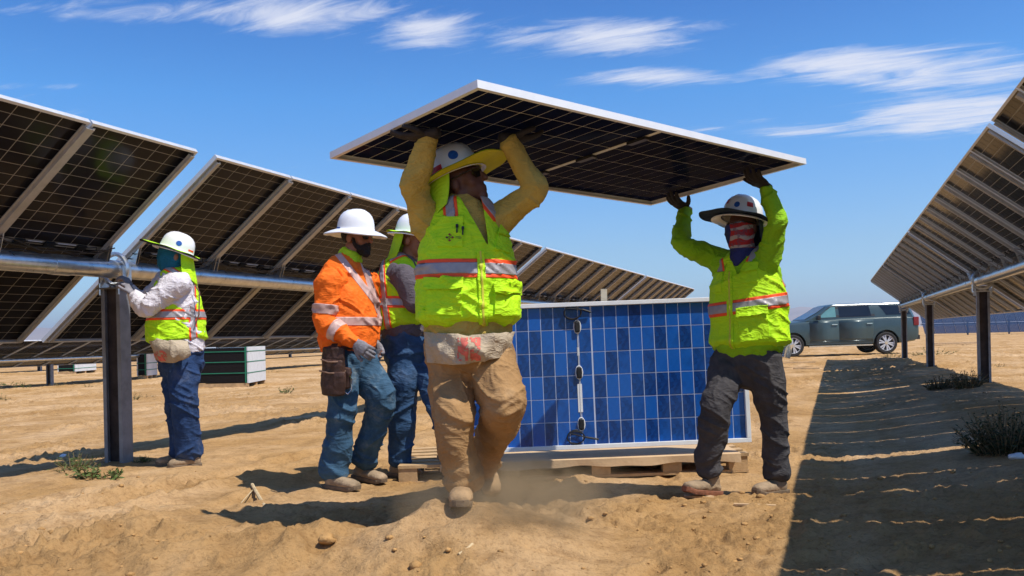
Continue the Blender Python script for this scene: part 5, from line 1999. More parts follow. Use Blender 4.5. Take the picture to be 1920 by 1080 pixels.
    for (x0, x1, y) in ((598, 652, 698), (601, 646, 677)):
        bb = MB(); bb.tube([J(x0 + 1, y - 3, -.262), J((x0 + x1) / 2 - 8, y + 2, -.300), J((x0 + x1) / 2 + 8, y + 2, -.300), J(x1 - 1, y - 3, -.262)], .006, 8)
        me = bb.mesh('pouch_rim', M_leatheredge, True); me.transform(Matrix.Translation(-Vector(fig.base))); link('pouch_rim', me, t1)
    bb = MB(); bb.tube([J(647, 735, -.29), J(652, 739, -.29), J(659, 731, -.28), J(660, 712, -.275), J(656, 705, -.275)], .004, 8)
    me = bb.mesh('hammer_loop', M_chrome, True); me.transform(Matrix.Translation(-Vector(fig.base))); link('hammer_loop', me, bt)


# ---- the worker bending behind
def worker_behind():
    Z0 = 6.62
    k = Z0 / FPX
    J = lambda x, y, d=0.0: np.array(at(x, y, Z0 + d))
    fwd = unit((.93, -.30, 0)); right = np.array([fwd[1], -fwd[0], 0]); side = right
    bx = at(752, 872, Z0).x
    fig = Fig((bx, Z0, gz(bx, Z0)), 'worker in a grey t-shirt and lime vest stepping up behind the mustard-sleeved man')
    hc = J(775, 452, -.02); hF = unit((.92, -.30, -.15)); hU = unit((.15, 0, 1))
    HP, HA, HT = head_parts(hc, hF, hU)
    shN, elN, wN = J(758, 518, -.17), J(786, 575, -.22), J(840, 590, -.26)
    shF, elF, wF = J(790, 515, .14), J(815, 575, .15), J(850, 590, -.05)
    hipN, hipF = J(756, 655, -.08), J(776, 655, .08)
    knN, knF = J(752, 762, -.08), J(818, 738, -.15)
    anN, anF = J(751, 862, -.02), J(846, 842, -.26)
    def fl(px, Z, dz=0.006):
        x = at(px, 900, Z).x
        return np.array([x, Z, gz(x, Z) + dz])
    heelN, toeN = fl(732, 6.66), fl(790, 6.50)
    heelF, toeF = fl(826, 6.42, .155), fl(886, 6.28, .155)
    body = [loft([(J(765, 665), .13, .11), (J(760, 610), .14, .12), (J(755, 550), .15, .12), (J(758, 510), .13, .09), (J(765, 488), .065, .068), (mid(hc, J(766, 486), .4), .056, .060)], side)]
    for s_, e_, w_ in ((shN, elN, wN), (shF, elF, wF)):
        body.append(loft([(s_, .055, .055), (mid(s_, e_), .048, .048), (e_, .043, .043), (mid(e_, w_), .038, .038), (w_, .027, .025)], side, 14, 4))
    body += HP + std_legs(hipN, knN, anN, hipF, knF, anF, side, (heelN, toeN), (heelF, toeF))
    body += hand_parts(wN, (1, -.1, -.1), (0, .3, -.9), .92, (25, 30, 20), .6, False) + hand_parts(wF, (1, -.1, -.1), (0, -.3, -.9), .92, (25, 30, 20), .6, True)
    bodysuit(fig, body, SKIN2)
    for w_, p_, lf in ((wN, (0, .3, -.9), False), (wF, (0, -.3, -.9), True)):
        V, F = union(hand_parts(w_, (1, -.1, -.1), p_, 1.0, (25, 30, 20), .6, lf, 45, .002), .0048, 2)
        fig.add('glove', V, F, M_glove)
    tr = [loft([(J(762, 622), .185, .165), (J(764, 648), .19, .175), (J(766, 676), .175, .165), (J(766, 700), .10, .12)], side, 26),
          loft([(J(757, 665, -.07), .108, .118), (J(755, 715, -.09), .106, .116), (knN, .090, .098), (J(751, 820, -.05), .082, .090), (J(750, 852, -.02), .082, .09), (J(750, 866, -.02), .084, .092)], side),
          loft([(J(778, 662, .06), .108, .12), (J(800, 700, -.05), .106, .115), (knF, .090, .096), (J(834, 795, -.2), .078, .086), (J(845, 838, -.26), .076, .084)], side)]
    V, F = union(tr, .0075, 2)
    V = drape(V, F, .023, 7, None, 101)
    fig.add('trousers', V, F, M_jeans2)
    boot(fig, anN, heelN, toeN, UPV, M_boot2, M_sole)
    boot(fig, anF, heelF, toeF, UPV, M_boot2, M_sole)
    sh = [loft([(J(764, 628), .195, .18), (J(760, 590), .195, .18), (J(755, 550), .195, .17), (J(755, 520), .18, .14), (J(760, 500), .14, .11), (J(765, 486), .078, .078)], side, 28),
          loft([(mid(J(755, 535), shF, .6), .09, .09), (shF, .08, .08), (mid(shF, elF, .75), .072, .072)], side, 20),
          loft([(mid(J(752, 535), shN, .6), .10, .10), (shN, .092, .092), (mid(shN, elN, .5), .085, .085), (mid(shN, elN, .95), .080, .080)], side, 22)]
    V, F = union(sh, .007, 3)
    V = drape(V, F, .014, 9, None, 111)
    fig.add('shirt', V, F, M_greyshirt)
    vs = [loft([(J(757, 606), .215, .205), (J(754, 575), .212, .200), (J(750, 540), .195, .188), (J(751, 515), .150, .160), (J(757, 496), .125, .125), (J(763, 484), .10, .095)], side, 36, 6, .25)]
    V, F = union(vs, .0075, 3)
    V = drape(V, F, .017, 7, None, 121)
    vest = fig.add('vest', V, F, M_lime)
    tapes(fig, V, F, vest, J(750, 568), (.03, 0, 1), .042, m_edge=M_orangetape)
    tapes(fig, V, F, vest, J(724, 540), (1, 0, .12), .026, (-.6, -.7, 0), -.3, m_edge=M_orangetape)
    tapes(fig, V, F, vest, J(748, 490), (-.45, .3, .85), .030, (-.2, -.9, .3), -.2, [(J(735, 500), (1, 0, 0))], m_edge=M_orangetape)
    hc2 = HT(0, -.010, .050)
    hat, A, sf = hard_hat(fig, hc2, hF, hU, M_hat, (.05, .045, .045))
    shade_brim(fig, hat, hc2, A, M_lime, M_yellowbrim, .13, .060, .05, .015)
    neck_flap(fig, hat, hc2, A, M_limeflap, math.radians(165), math.radians(350), .24, .035, (-.03, .02, 0), 7)


# ---- the worker at the torque tube on the left
def worker_tube():
    Z0 = 7.42
    k = Z0 / FPX
    J = lambda x, y, d=0.0: np.array(at(x, y, Z0 + d))
    fwd = unit((-.86, -.38, 0)); right = np.array([fwd[1], -fwd[0], 0]); side = right
    bx = at(340, 862, Z0).x
    fig = Fig((bx, Z0, gz(bx, Z0)), 'worker with white sleeves and teal face cover working at the tube on the left')
    hc = J(327, 481, -.02); hF = unit((-.90, -.36, .10)); hU = unit((.12, .04, 1))
    HP, HA, HT = head_parts(hc, hF, hU)
    shN, elN, wN = J(332, 532, -.18), J(276, 577, -.26), J(250, 553, -.12)
    shF, elF, wF = J(312, 530, .16), J(268, 570, .14), J(246, 540, .08)
    hipN, hipF = J(342, 655, -.08), J(334, 655, .10)
    knN, knF = J(346, 758, -.10), J(334, 758, .08)
    anN, anF = J(355, 846, -.04), J(338, 846, .10)
    def fl(px, Z, dz=0.006):
        x = at(px, 860, Z).x
        return np.array([x, Z, gz(x, Z) + dz])
    heelN, toeN = fl(377, 7.40), fl(315, 7.30)
    heelF, toeF = fl(352, 7.56), fl(293, 7.44)
    body = [loft([(J(338, 668), .13, .11), (J(332, 610), .14, .12), (J(328, 560), .15, .12), (J(328, 525), .13, .09), (J(328, 506), .065, .066), (mid(hc, J(328, 506), .4), .056, .060)], side)]
    for s_, e_, w_ in ((shN, elN, wN), (shF, elF, wF)):
        body.append(loft([(s_, .055, .055), (mid(s_, e_), .048, .048), (e_, .042, .042), (mid(e_, w_), .036, .036), (w_, .027, .025)], side, 14, 4))
    body += HP + std_legs(hipN, knN, anN, hipF, knF, anF, side, (heelN, toeN), (heelF, toeF))
    fh = unit((-.5, .1, .8)); ph = unit((-.8, .2, -.4))
    body += hand_parts(wN, fh, ph, .92, (30, 40, 30), .7, False) + hand_parts(wF, fh, ph, .92, (30, 40, 30), .7, True)
    bodysuit(fig, body, SKIN2)
    for w_, lf in ((wN, False), (wF, True)):
        V, F = union(hand_parts(w_, fh, ph, 1.0, (30, 40, 30), .7, lf, 45, .002), .0048, 2)
        fig.add('glove', V, F, M_gloveg)
    tr = [loft([(J(338, 640), .185, .165), (J(339, 662), .19, .175), (J(339, 690), .17, .16), (J(339, 708), .10, .12)], side, 26),
          loft([(J(342, 668, -.07), .105, .115), (J(344, 712, -.09), .106, .116), (knN, .094, .102), (J(352, 815, -.06), .086, .096), (J(354, 840, -.04), .094, .104), (J(354, 851, -.04), .092, .10)], side),
          loft([(J(335, 668, .08), .105, .115), (J(334, 712, .08), .104, .114), (knF, .092, .10), (J(337, 815, .1), .084, .094), (J(338, 850, .10), .090, .10)], side)]
    V, F = union(tr, .0075, 2)
    V = drape(V, F, .024, 7.5, None, 131)
    fig.add('trousers', V, F, M_jeans3)
    boot(fig, anN, heelN, toeN, UPV, M_boot2, M_sole)
    boot(fig, anF, heelF, toeF, UPV, M_boot2, M_sole)
    sh = [loft([(J(338, 655), .200, .190), (J(336, 620), .20, .190), (J(330, 570), .20, .18), (J(328, 535), .185, .145), (J(328, 515), .14, .11), (J(328, 503), .078, .078)], side, 28)]
    for s_, e_, w_ in ((shN, elN, wN), (shF, elF, wF)):
        sh.append(loft([(mid(J(330, 545), s_, .6), .1, .1), (s_, .098, .096), (mid(s_, e_), .092, .088), (e_, .080, .078), (mid(e_, w_, .5), .066, .064), (mid(e_, w_, .97), .044, .043)], side, 22))
    V, F = union(sh, .007, 3)
    V = drape(V, F, .024, 9, None, 141)
    fig.add('shirt', V, F, M_whiteshirt)
    vs = [loft([(J(332, 636), .230, .240), (J(330, 610), .225, .232), (J(328, 575), .205, .212), (J(330, 550), .160, .185), (J(331, 525), .135, .145), (J(329, 508), .11, .11)], side, 36, 6, .25)]
    V, F = union(vs, .0075, 3)
    V = drape(V, F, .018, 7, None, 151)
    vest = fig.add('vest', V, F, M_lime)
    tapes(fig, V, F, vest, J(325, 591), (.0, 0, 1), .042, m_edge=M_orangetape)
    tapes(fig, V, F, vest, J(360, 560, -.1), (1, .3, .02), .030, (.5, -.85, 0), -.1, m_edge=M_orangetape)
    tapes(fig, V, F, vest, J(345, 520, -.1), (.5, .2, .85), .026, (.2, -.9, .3), -.2, [(J(365, 520), (-1, 0, 0))], m_edge=M_orangetape)
    # nail apron hanging at the front hip
    nxg, nyg = 70, 34
    Vv, Ff = [], []
    for j in range(nyg + 1):
        v_ = j / nyg
        for i in range(nxg + 1):
            u_ = i / nxg; e = abs(2 * u_ - 1)
            x = 276 + u_ * 76 + v_ * (14 - 8 * u_)
            y = 630 + 8 * u_ * (1 - v_) + v_ * (48 - 14 * (u_ - .35) ** 2 * 4 * .5) + 4 * (1 - e)
            d = -.10 - .19 * math.sin(math.pi * (.10 + .68 * u_)) + .03 * e ** 3 - .05 * math.sin(v_ * math.pi) + .012 * math.sin(u_ * 17 + v_ * 3) * v_
            Vv.append(J(x, y, d))
    for j in range(nyg):
        for i in range(nxg):
            q = j * (nxg + 1) + i
            Ff.append([q, q + nxg + 1, q + nxg + 2, q + 1])
    Vv = wrinkle(np.array(Vv), np.array(Ff), .014, 13, 5, (1, 1, .5))
    ap = fig.add('nail_apron', Vv, Ff, M_canvas)
    md = ap.modifiers.new('t', 'SOLIDIFY'); md.thickness = .010; md.offset = -1
    pxs = to_px(Vv)
    N_ = vnormals(Vv, np.array(Ff)); N_ = np.where(N_[:, 1:2] > 0, -N_, N_)
    rsx = random.Random(4); V3, F3, used = [], [], {}
    for f in Ff:
        c = pxs[f].mean(0)
        if math.hypot((c[0] - 301) / 13, (c[1] - 669) / 12) < 1 and fbm(np.array([Vv[f].mean(0) * 60]), 3)[0] > .46:
            fl_ = []
            for v in f:
                if v not in used: used[v] = len(V3); V3.append(Vv[v] + N_[v] * .002)
                fl_.append(used[v])
            F3.append(fl_)
    if F3: fig.add('faded_print', np.array(V3), F3, mat('faded_red_print', (.58, .13, .10), .85, 0, .25, 40), ap)
    # teal face cover
    g = [loft([(HT(0, .012, .05), .084, .108), (HT(0, .018, .0), .086, .110), (HT(0, .022, -.06), .080, .100), (HT(0, .008, -.11), .070, .080), (HT(0, -.005, -.15), .078, .085)], HA[:, 0], 24, 5, .3),
         sphere_mesh(HT(0, .112, -.01), (.022, .022, .03), HA)]
    V, F = union(g, .0065, 3)
    fig.add('face_cover', drape(V, F, .008, 16, None, 3), F, M_teal)
    hc2 = HT(0, -.012, .050)
    hU2 = unit((.34, .10, .93))
    hat, A, sf = hard_hat(fig, hc2, unit(hF + np.array([0, 0, .25])), hU2, M_hat, (.05, .045, .045))
    shade_brim(fig, hat, hc2, A, M_limeflap, M_blackcloth, .14, .075, .05, .012)
    neck_flap(fig, hat, hc2, A, M_lime, math.radians(195), math.radians(365), .23, .03, (.02, .0, 0), 4)
    sticker(fig, hat, sf, math.radians(180), .055, .042, .042, M_blueprint, True)
    sticker(fig, hat, sf, math.radians(232), .030, .060, .014, M_orangetape)
    # strap and cord on the back
    bb = MB(); bb.tube([J(366, 535, -.12), J(374, 548, -.12), J(373, 590, -.14), J(366, 610, -.14)], .006, 6)
    me = bb.mesh('strap', M_leatheredge, True); me.transform(Matrix.Translation(-Vector(fig.base))); link('strap', me, vest)


for fn in (worker_front, worker_far_end, worker_orange, worker_behind, worker_tube):
    fn()
# ------------------------------------------------------------------ parked vehicle
def ground_at(px, py):
    """ground point seen at a photograph pixel"""
    Z = 6.0
    for _ in range(40):
        p = at(px, py, Z)
        q = at(px, py, 1.0)
        slope = (CAM_H - q.z)
        Z2 = (CAM_H - gz(p.x, p.y)) / max(slope, 1e-3)
        Z = .5 * Z + .5 * min(Z2, 400)
    p = at(px, py, Z)
    p.z = gz(p.x, p.y)
    return p


def build_suv():
    Y0 = 33.7
    fx = at(1438, 640, Y0).x
    base = Vector((fx, Y0 + 1.02, gz(fx + 3, Y0 + 1)))
    root = empty('parked_car', base, 'dark grey-green estate vehicle parked beyond the right tracker row', 'car')
    root.rotation_euler = (0, math.radians(-.6), 0)
    M_paint = mat('grey_green_paint', (0.044, 0.074, 0.080), 0.36, 0.15, 0.06, 3, coat=.25)
    M_tyre = mat('tyre_rubber', (0.022, 0.021, 0.020), 0.85, 0, 0.3, 12)
    M_gl = mat('tinted_glass', (0.012, 0.016, 0.022), 0.12, 0, 0.1, 3)
    M_gl2 = mat('sky_painted_glass', (0.12, 0.27, 0.28), 0.08, 0, 0.08, 3)  # opaque teal: bright sky and sand behind the pane painted into the colour
    M_trim = mat('dark_trim', (0.018, 0.018, 0.019), 0.5, 0, 0.1, 6)
    M_red = mat('red_lens', (0.22, 0.012, 0.015), 0.2, 0, 0.1, 6)
    M_lens = mat('headlight_lens', (0.55, 0.57, 0.60), 0.12, 0.3, 0.1, 6)
    secs = [(0.0, .50, .96, .70), (.05, .44, 1.08, .88), (.22, .40, 1.17, .97), (.55, .37, 1.21, 1.01), (1.0, .36, 1.24, 1.02), (1.45, .36, 1.29, 1.02), (2.2, .36, 1.33, 1.02),
            (3.2, .36, 1.35, 1.02), (4.4, .36, 1.37, 1.02), (5.2, .40, 1.375, 1.005), (5.58, .45, 1.36, .96), (5.72, .56, 1.25, .88)]
    V, F = [], []
    half = lambda zb, zt, hw: [(.0, zb), (.86 * hw, zb), (.975 * hw, zb + .05), (hw, zb + .20), (hw * .998, (zb + zt) / 2 + .08), (hw * .985, zt - .14), (hw * .955, zt - .05), (hw * .88, zt), (0, zt + .02)]
    n = None
    for (x, zb, zt, hw) in secs:
        h = half(zb, zt, hw)
        ring = [(x, y, z) for y, z in h] + [(x, -y, z) for y, z in h[-2:0:-1]]
        n = len(ring); V += ring
    for i in range(len(secs) - 1):
        for k in range(n):
            F.append([i * n + k, (i + 1) * n + k, (i + 1) * n + (k + 1) % n, i * n + (k + 1) % n])
    F += [list(range(n)), list(range(len(secs) * n - 1, (len(secs) - 1) * n - 1, -1))]
    me = bpy.data.meshes.new('body'); me.from_pydata(V, [], F)
    bm = bmesh.new(); bm.from_mesh(me); bmesh.ops.recalc_face_normals(bm, faces=bm.faces); bm.to_mesh(me); bm.free()
    me.materials.append(M_paint)
    body = link('body', me, root)
    wheels = [(.99, -1), (4.46, -1), (.99, 1), (4.46, 1)]
    cut = MB()
    for x in (.99, 4.46):
        for s in (-1, 1):
            cut.cyl((x, s * .70, .42), (x, s * 1.2, .42), .475, 36)
    co = cut.build('cutter', M_trim, root)
    md = body.modifiers.new('arch', 'BOOLEAN'); md.operation = 'DIFFERENCE'; md.object = co; md.solver = 'EXACT'
    bpy.context.view_layer.update()
    dg = bpy.context.evaluated_depsgraph_get()
    m2 = bpy.data.meshes.new_from_object(body.evaluated_get(dg))
    body.modifiers.clear(); body.data = m2
    bpy.data.objects.remove(co)
    m2.polygons.foreach_set('use_smooth', np.ones(len(m2.polygons), dtype=bool)); m2.set_sharp_from_angle(angle=math.radians(32))
    # cabin
    lv = [(1.30, 1.40, 5.64, .92), (1.40, 1.62, 5.60, .905), (1.62, 2.03, 5.52, .86), (1.82, 2.33, 5.42, .80), (1.885, 2.50, 5.34, .75), (1.915, 2.75, 5.15, .60)]
    V, F = [], []
    for (z, x0, x1, hw) in lv:
        V += [(x0 + .10, -hw, z), (x0, -hw * .80, z), (x0, hw * .80, z), (x0 + .10, hw, z), (x1 - .12, hw, z), (x1, hw * .85, z), (x1, -hw * .85, z), (x1 - .12, -hw, z)]
    for i in range(len(lv) - 1):
        for k in range(8):
            F.append([i * 8 + k, i * 8 + (k + 1) % 8, (i + 1) * 8 + (k + 1) % 8, (i + 1) * 8 + k])
    F += [[7, 6, 5, 4, 3, 2, 1, 0], [40 + k for k in range(8)]]
    me = bpy.data.meshes.new('cabin'); me.from_pydata(V, [], F); me.materials.append(M_paint)
    bm = bmesh.new(); bm.from_mesh(me); bmesh.ops.recalc_face_normals(bm, faces=bm.faces); bm.to_mesh(me); bm.free()
    me.polygons.foreach_set('use_smooth', np.ones(len(me.polygons), dtype=bool)); me.set_sharp_from_angle(angle=math.radians(30))
    link('cabin', me, root)
    zs = [a[0] for a in lv]; hws = [a[3] for a in lv]
    ysd = lambda z: float(np.interp(z, zs, hws))

    def sidepane(nm, pts, m, s, lift=.010, par=None):
        bb = MB()
        N_ = len(pts)
        bb.add([(x, s * (ysd(z) + lift), z) for x, z in pts] + [(x, s * (ysd(z) - .02), z) for x, z in pts],
               [list(range(N_)) if s > 0 else list(range(N_ - 1, -1, -1))] + [[i, N_ + i, N_ + (i + 1) % N_, (i + 1) % N_] for i in range(N_)])
        return bb.build(nm, m, par or root)
    for s in (-1, 1):
        sidepane('window_trim', [(1.86, 1.395), (2.42, 1.80), (3.00, 1.835), (4.02, 1.835), (4.10, 1.41)], M_trim, s, .006)
        sidepane('window', [(1.98, 1.41), (2.28, 1.66), (2.48, 1.79), (2.64, 1.80), (2.64, 1.42)], M_gl2, s)
        sidepane('window', [(2.76, 1.42), (2.76, 1.81), (3.90, 1.815), (3.96, 1.43)], M_gl, s)
        sidepane('window', [(4.52, 1.45), (4.28, 1.81), (5.26, 1.79), (5.42, 1.46)], M_gl, s)
        sidepane('roof_rail', [(2.55, 1.86), (2.6, 1.878), (5.2, 1.878), (5.25, 1.86)], M_chrome, s, .03)
        for (x0, x1) in ((1.62, 2.70), (2.715, 4.00)):
            bb = MB()
            prof = [(1.0225, .50), (1.026, .62), (1.024, .95), (1.008, 1.20), (.985, 1.30)]
            xr = lambda x, z: min(x, 3.96 - .02) if x > 3.5 and z < .9 else x
            V = []
            for (y, z) in prof: V += [(x0, s * y, z), (xr(x1, z), s * y, z)]
            Fq = [[2 * i, 2 * i + 1, 2 * i + 3, 2 * i + 2] if s < 0 else [2 * i, 2 * i + 2, 2 * i + 3, 2 * i + 1] for i in range(4)]
            bb.add(V, Fq)
            d = bb.build('door', M_paint, root, smooth=True)
            md = d.modifiers.new('t', 'SOLIDIFY'); md.thickness = .012; md.offset = -1
            bb = MB(); bb.box((x1 - .26, s * 1.035 - .012, 1.13), (x1 - .06, s * 1.035 + .012, 1.16)); bb.build('door_handle', M_chrome, d)
        bb = MB(); bb.box((1.55, s * 1.03 - .06, .33), (3.92, s * 1.03 + .06, .375)); bb.build('running_board', M_chrome, root)
        bb = MB(); bb.box((1.86, min(s * .98, s * 1.22), 1.33), (1.98, max(s * .98, s * 1.22), 1.50)); o = bb.build('mirror', M_trim, root)
        md = o.modifiers.new('b', 'BEVEL'); md.width = .03; md.segments = 3
        bb = MB(); bb.box((5.50, min(s * .90, s * .985), 1.02), (5.70, max(s * .90, s * .985), 1.34)); o = bb.build('tail_light', M_red, root)
        md = o.modifiers.new('b', 'BEVEL'); md.width = .02; md.segments = 2
        bb = MB(); bb.box((.02, min(s * .60, s * .90), .95), (.20, max(s * .60, s * .90), 1.07)); o = bb.build('headlight', M_lens, root)
        md = o.modifiers.new('b', 'BEVEL'); md.width = .02; md.segments = 2
    # windscreen and rear glass follow the cabin's slopes
    xf = lambda z: float(np.interp(z, zs, [a[1] for a in lv]))
    xb = lambda z: float(np.interp(z, zs, [a[2] for a in lv]))
    bb = MB()
    V = []
    for z in (1.36, 1.6, 1.83): V += [(xf(z) - .012, -ysd(z) * .79, z), (xf(z) - .012, ysd(z) * .79, z)]
    bb.add(V, [[0, 1, 3, 2], [2, 3, 5, 4]]); o = bb.build('windscreen', M_gl, root); o.modifiers.new('t', 'SOLIDIFY').thickness = .01
    bb = MB(); V = []
    for z in (1.42, 1.6, 1.83): V += [(xb(z) + .012, -ysd(z) * .8, z), (xb(z) + .012, ysd(z) * .8, z)]
    bb.add(V, [[1, 0, 2, 3], [3, 2, 4, 5]]); o = bb.build('rear_window', M_gl, root); o.modifiers.new('t', 'SOLIDIFY').thickness = .01
    bb = MB(); bb.box((-.05, -.86, .50), (.06, .86, .66)); bb.build('bumper', M_trim, root)
    bb = MB(); bb.box((5.62, -.88, .50), (5.76, .88, .66)); bb.build('bumper', M_trim, root)
    bb = MB(); bb.box((-.012, -.55, .72), (.03, .55, 1.0)); bb.build('grille', M_chrome, root)
    for (x, s) in wheels:
        bb = MB(); W_ = Matrix.Translation((x, s * .885, .405)) @ Matrix.Rotation(math.radians(90), 4, 'X')
        bb.lathe([(.29, -.13), (.37, -.135), (.405, -.10), (.412, 0), (.405, .10), (.37, .135), (.29, .13)], 40, W_, False)
        w = bb.build('wheel', M_tyre, root, smooth=True)
        bb = MB()
        bb.lathe([(.30, .125), (.285, .130), (.275, .10), (.275, -.10), (.285, -.130), (.30, -.125)], 36, W_, False)
        rim = bb.build('rim', M_alu, w, smooth=True)
        bb = MB(); bb.lathe([(.274, -.02), (.274, .02)], 36, W_); bb.build('brake_disc', M_trim, w)
        for q in range(12):
            an = 2 * math.pi * q / 12 + (.13 if q % 2 else -.05)
            c, sn = math.cos(an), math.sin(an)
            sg = s
            P = lambda r, t, o_: W_ @ Vector((c * r - sn * t, sn * r + c * t, o_))
            bb = MB()
            o0, o1 = (-s * .11, -s * .09)
            V = [P(.05, -.016, o0), P(.285, -.030, o0 * .95), P(.285, .030, o0 * .95), P(.05, .016, o0), P(.05, -.016, o1 * .5), P(.285, -.030, o1 * .5), P(.285, .030, o1 * .5), P(.05, .016, o1 * .5)]
            bb.add(V, [(0, 1, 2, 3), (7, 6, 5, 4), (0, 4, 5, 1), (1, 5, 6, 2), (2, 6, 7, 3), (3, 7, 4, 0)])
            bb.build('spoke', M_alu, w)
        bb = MB(); bb.lathe([(.02, -.115), (.06, -.115), (.065, .115), (.02, .115)], 16, W_); bb.build('hub_cap', M_chrome, w)


build_suv()

# ------------------------------------------------------------------ stacks of packed modules in the background
M_green_strap = mat('green_strap', (0.01, 0.17, 0.09), 0.5, 0, 0.1, 9)
M_endboard = mat('pale_end_board', (0.62, 0.64, 0.66), 0.7, 0, 0.06, 6)


def module_stack(px, py, Z, w, d, h, yaw, label):
    p = at(px, py, Z)
    z = gz(p.x, p.y)
    root = empty('module_stack', (p.x, p.y, z), label, 'module stack', 'crated modules waiting on the sand')
    root.rotation_euler = (0, 0, math.radians(yaw))
    n = 10
    for k in range(n):
        y = k * (d / n)
        bb = MB(); bb.box((0.02, y, .14), (w - .02, y + d / n * .82, .14 + h)); bb.build('packed_module', M_cell_front if k else M_cell_dark, root)
    bb = MB()
    bb.box((w - .0195, -.01, .12), (w + .02, d, .16 + h)); bb.build('end_board', M_endboard, root)
    bb = MB()
    bb.box((-.02, -.01, .12), (.0195, d, .16 + h)); bb.build('end_board', M_endboard, root)
    for zz in (.30, .62, .92):
        if zz > h: continue
        bb = MB(); bb.box((-.026, -.018, zz * h + .1), (w + .026, d + .01, zz * h + .125)); bb.build('strap', M_green_strap, root)
    bb = MB(); bb.box((w - .075, -.022, .13), (w - .04, d, .165 + h)); bb.build('strap', M_green_strap, root)
    for k in range(3):
        bb = MB(); bb.box((0, k * d / 2 - .05 * k, 0), (w, k * d / 2 + .1 - .05 * k, .1195)); bb.build('bottom_plank', M_wood, root)


module_stack(366, 718, 25.5, 1.48, 1.9, .98, 1, 'big stack of dark modules with green straps and a white end board')
module_stack(109, 697, 40, .75, 2.0, .48, 0, 'small far stack of dark modules left of the near post')
module_stack(258, 706, 33, .35, .9, .75, 0, 'narrow dark module stack half hidden behind the near post')


# a far row whose blue faces look at us, under the right row
ME_framed = frame_mesh(MOD_W, MOD_L, 'dark_frame', M_cell_front)


def far_row():
    Y = 96.0
    root = empty('solar_tracker', (48, Y, gz(48, Y)), 'far bank of blue module faces below the right tracker row', 'solar tracker')
    tilt = math.radians(62)
    for i in range(26):
        x = -4 + i * 1.12
        Mx = Matrix.Translation((x, 0, 1.28)) @ Matrix.Rotation(tilt, 4, 'X')
        fr = link('solar_module', ME_framed, root, Mx)
        tag(link('cell_grid', ME_gridf, fr, Matrix.Translation((0, 0, -.004))), kind='stuff')
    for i in range(7):
        bb = MB(); bb.box((-4 + i * 4.4, .4, -.4), (-3.85 + i * 4.4, .5, 1.5)); bb.build('post', M_flange, root)
    bb = MB(); bb.cyl((-4.6, .3, 1.2), (24.6, .3, 1.2), .07, 14); bb.build('torque_tube', M_galv, root, smooth=True)


far_row()

# ------------------------------------------------------------------ desert plants
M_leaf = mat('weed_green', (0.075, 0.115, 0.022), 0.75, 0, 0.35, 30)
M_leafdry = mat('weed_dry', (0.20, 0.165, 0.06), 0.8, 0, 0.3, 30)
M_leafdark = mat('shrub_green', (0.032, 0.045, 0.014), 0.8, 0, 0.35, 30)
M_stem = mat('weed_stem', (0.20, 0.14, 0.07), 0.85, 0, 0.2, 20)


def plant(px, py, w, h, label, m, seed, n=220, leafy=True):
    p = ground_at(px, py)
    r = random.Random(seed)
    root = empty('weed', p, label, 'weed', 'green weeds growing in the sand')
    V, F, SV, SF = [], [], [], []
    nst = max(6, n // 14)
    for s in range(nst):
        an = r.uniform(0, 6.28); rad = w * .5 * math.sqrt(r.random())
        bx, by = math.cos(an) * rad * .6, math.sin(an) * rad * .6
        tx, ty = math.cos(an) * rad * 1.15 + r.uniform(-.03, .03), math.sin(an) * rad * 1.15
        hh = h * r.uniform(.45, 1.05) * (1 - .45 * (rad / (w * .5)) ** 2)
        bz = gz(p.x + bx, p.y + by) - p.z - .01
        pts = []
        for q in range(4):
            t = q / 3
            pts.append((bx + (tx - bx) * t ** 1.4, by + (ty - by) * t ** 1.4, bz + hh * t))
        b0 = MB(); b0.tube(pts, [.004, .0035, .0028, .0015], 4)
        o = len(SV); SV += b0.v; SF += [[i + o for i in f] for f in b0.f]
        for q in range(n // nst):
            t = r.uniform(.12, 1.0)
            c = Vector((bx + (tx - bx) * t ** 1.4, by + (ty - by) * t ** 1.4, bz + hh * t))
            d = Vector((r.uniform(-1, 1), r.uniform(-1, 1), r.uniform(-.1, 1.0))).normalized()
            L = r.uniform(.3, 1.0) * (.05 + .10 * h) * (.62 if n > 1000 else 1) * (1.2 - .5 * t)
            sd = d.cross(Vector((r.uniform(-1, 1), r.uniform(-1, 1), 1))).normalized() * L * (.20 if leafy else .07)
            o = len(V)
            V += [c, c + d * L * .5 + sd, c + d * L + Vector((0, 0, -.15 * L)), c + d * L * .5 - sd]
            F.append([o, o + 1, o + 2, o + 3])
    me = bpy.data.meshes.new('foliage'); me.from_pydata([tuple(v) for v in V], [], F); me.materials.append(m)
    tag(link('foliage', me, root), kind='stuff')
    me = bpy.data.meshes.new('stems'); me.from_pydata([tuple(v) for v in SV], [], SF); me.materials.append(M_stem)
    tag(link('stems', me, root), kind='stuff')


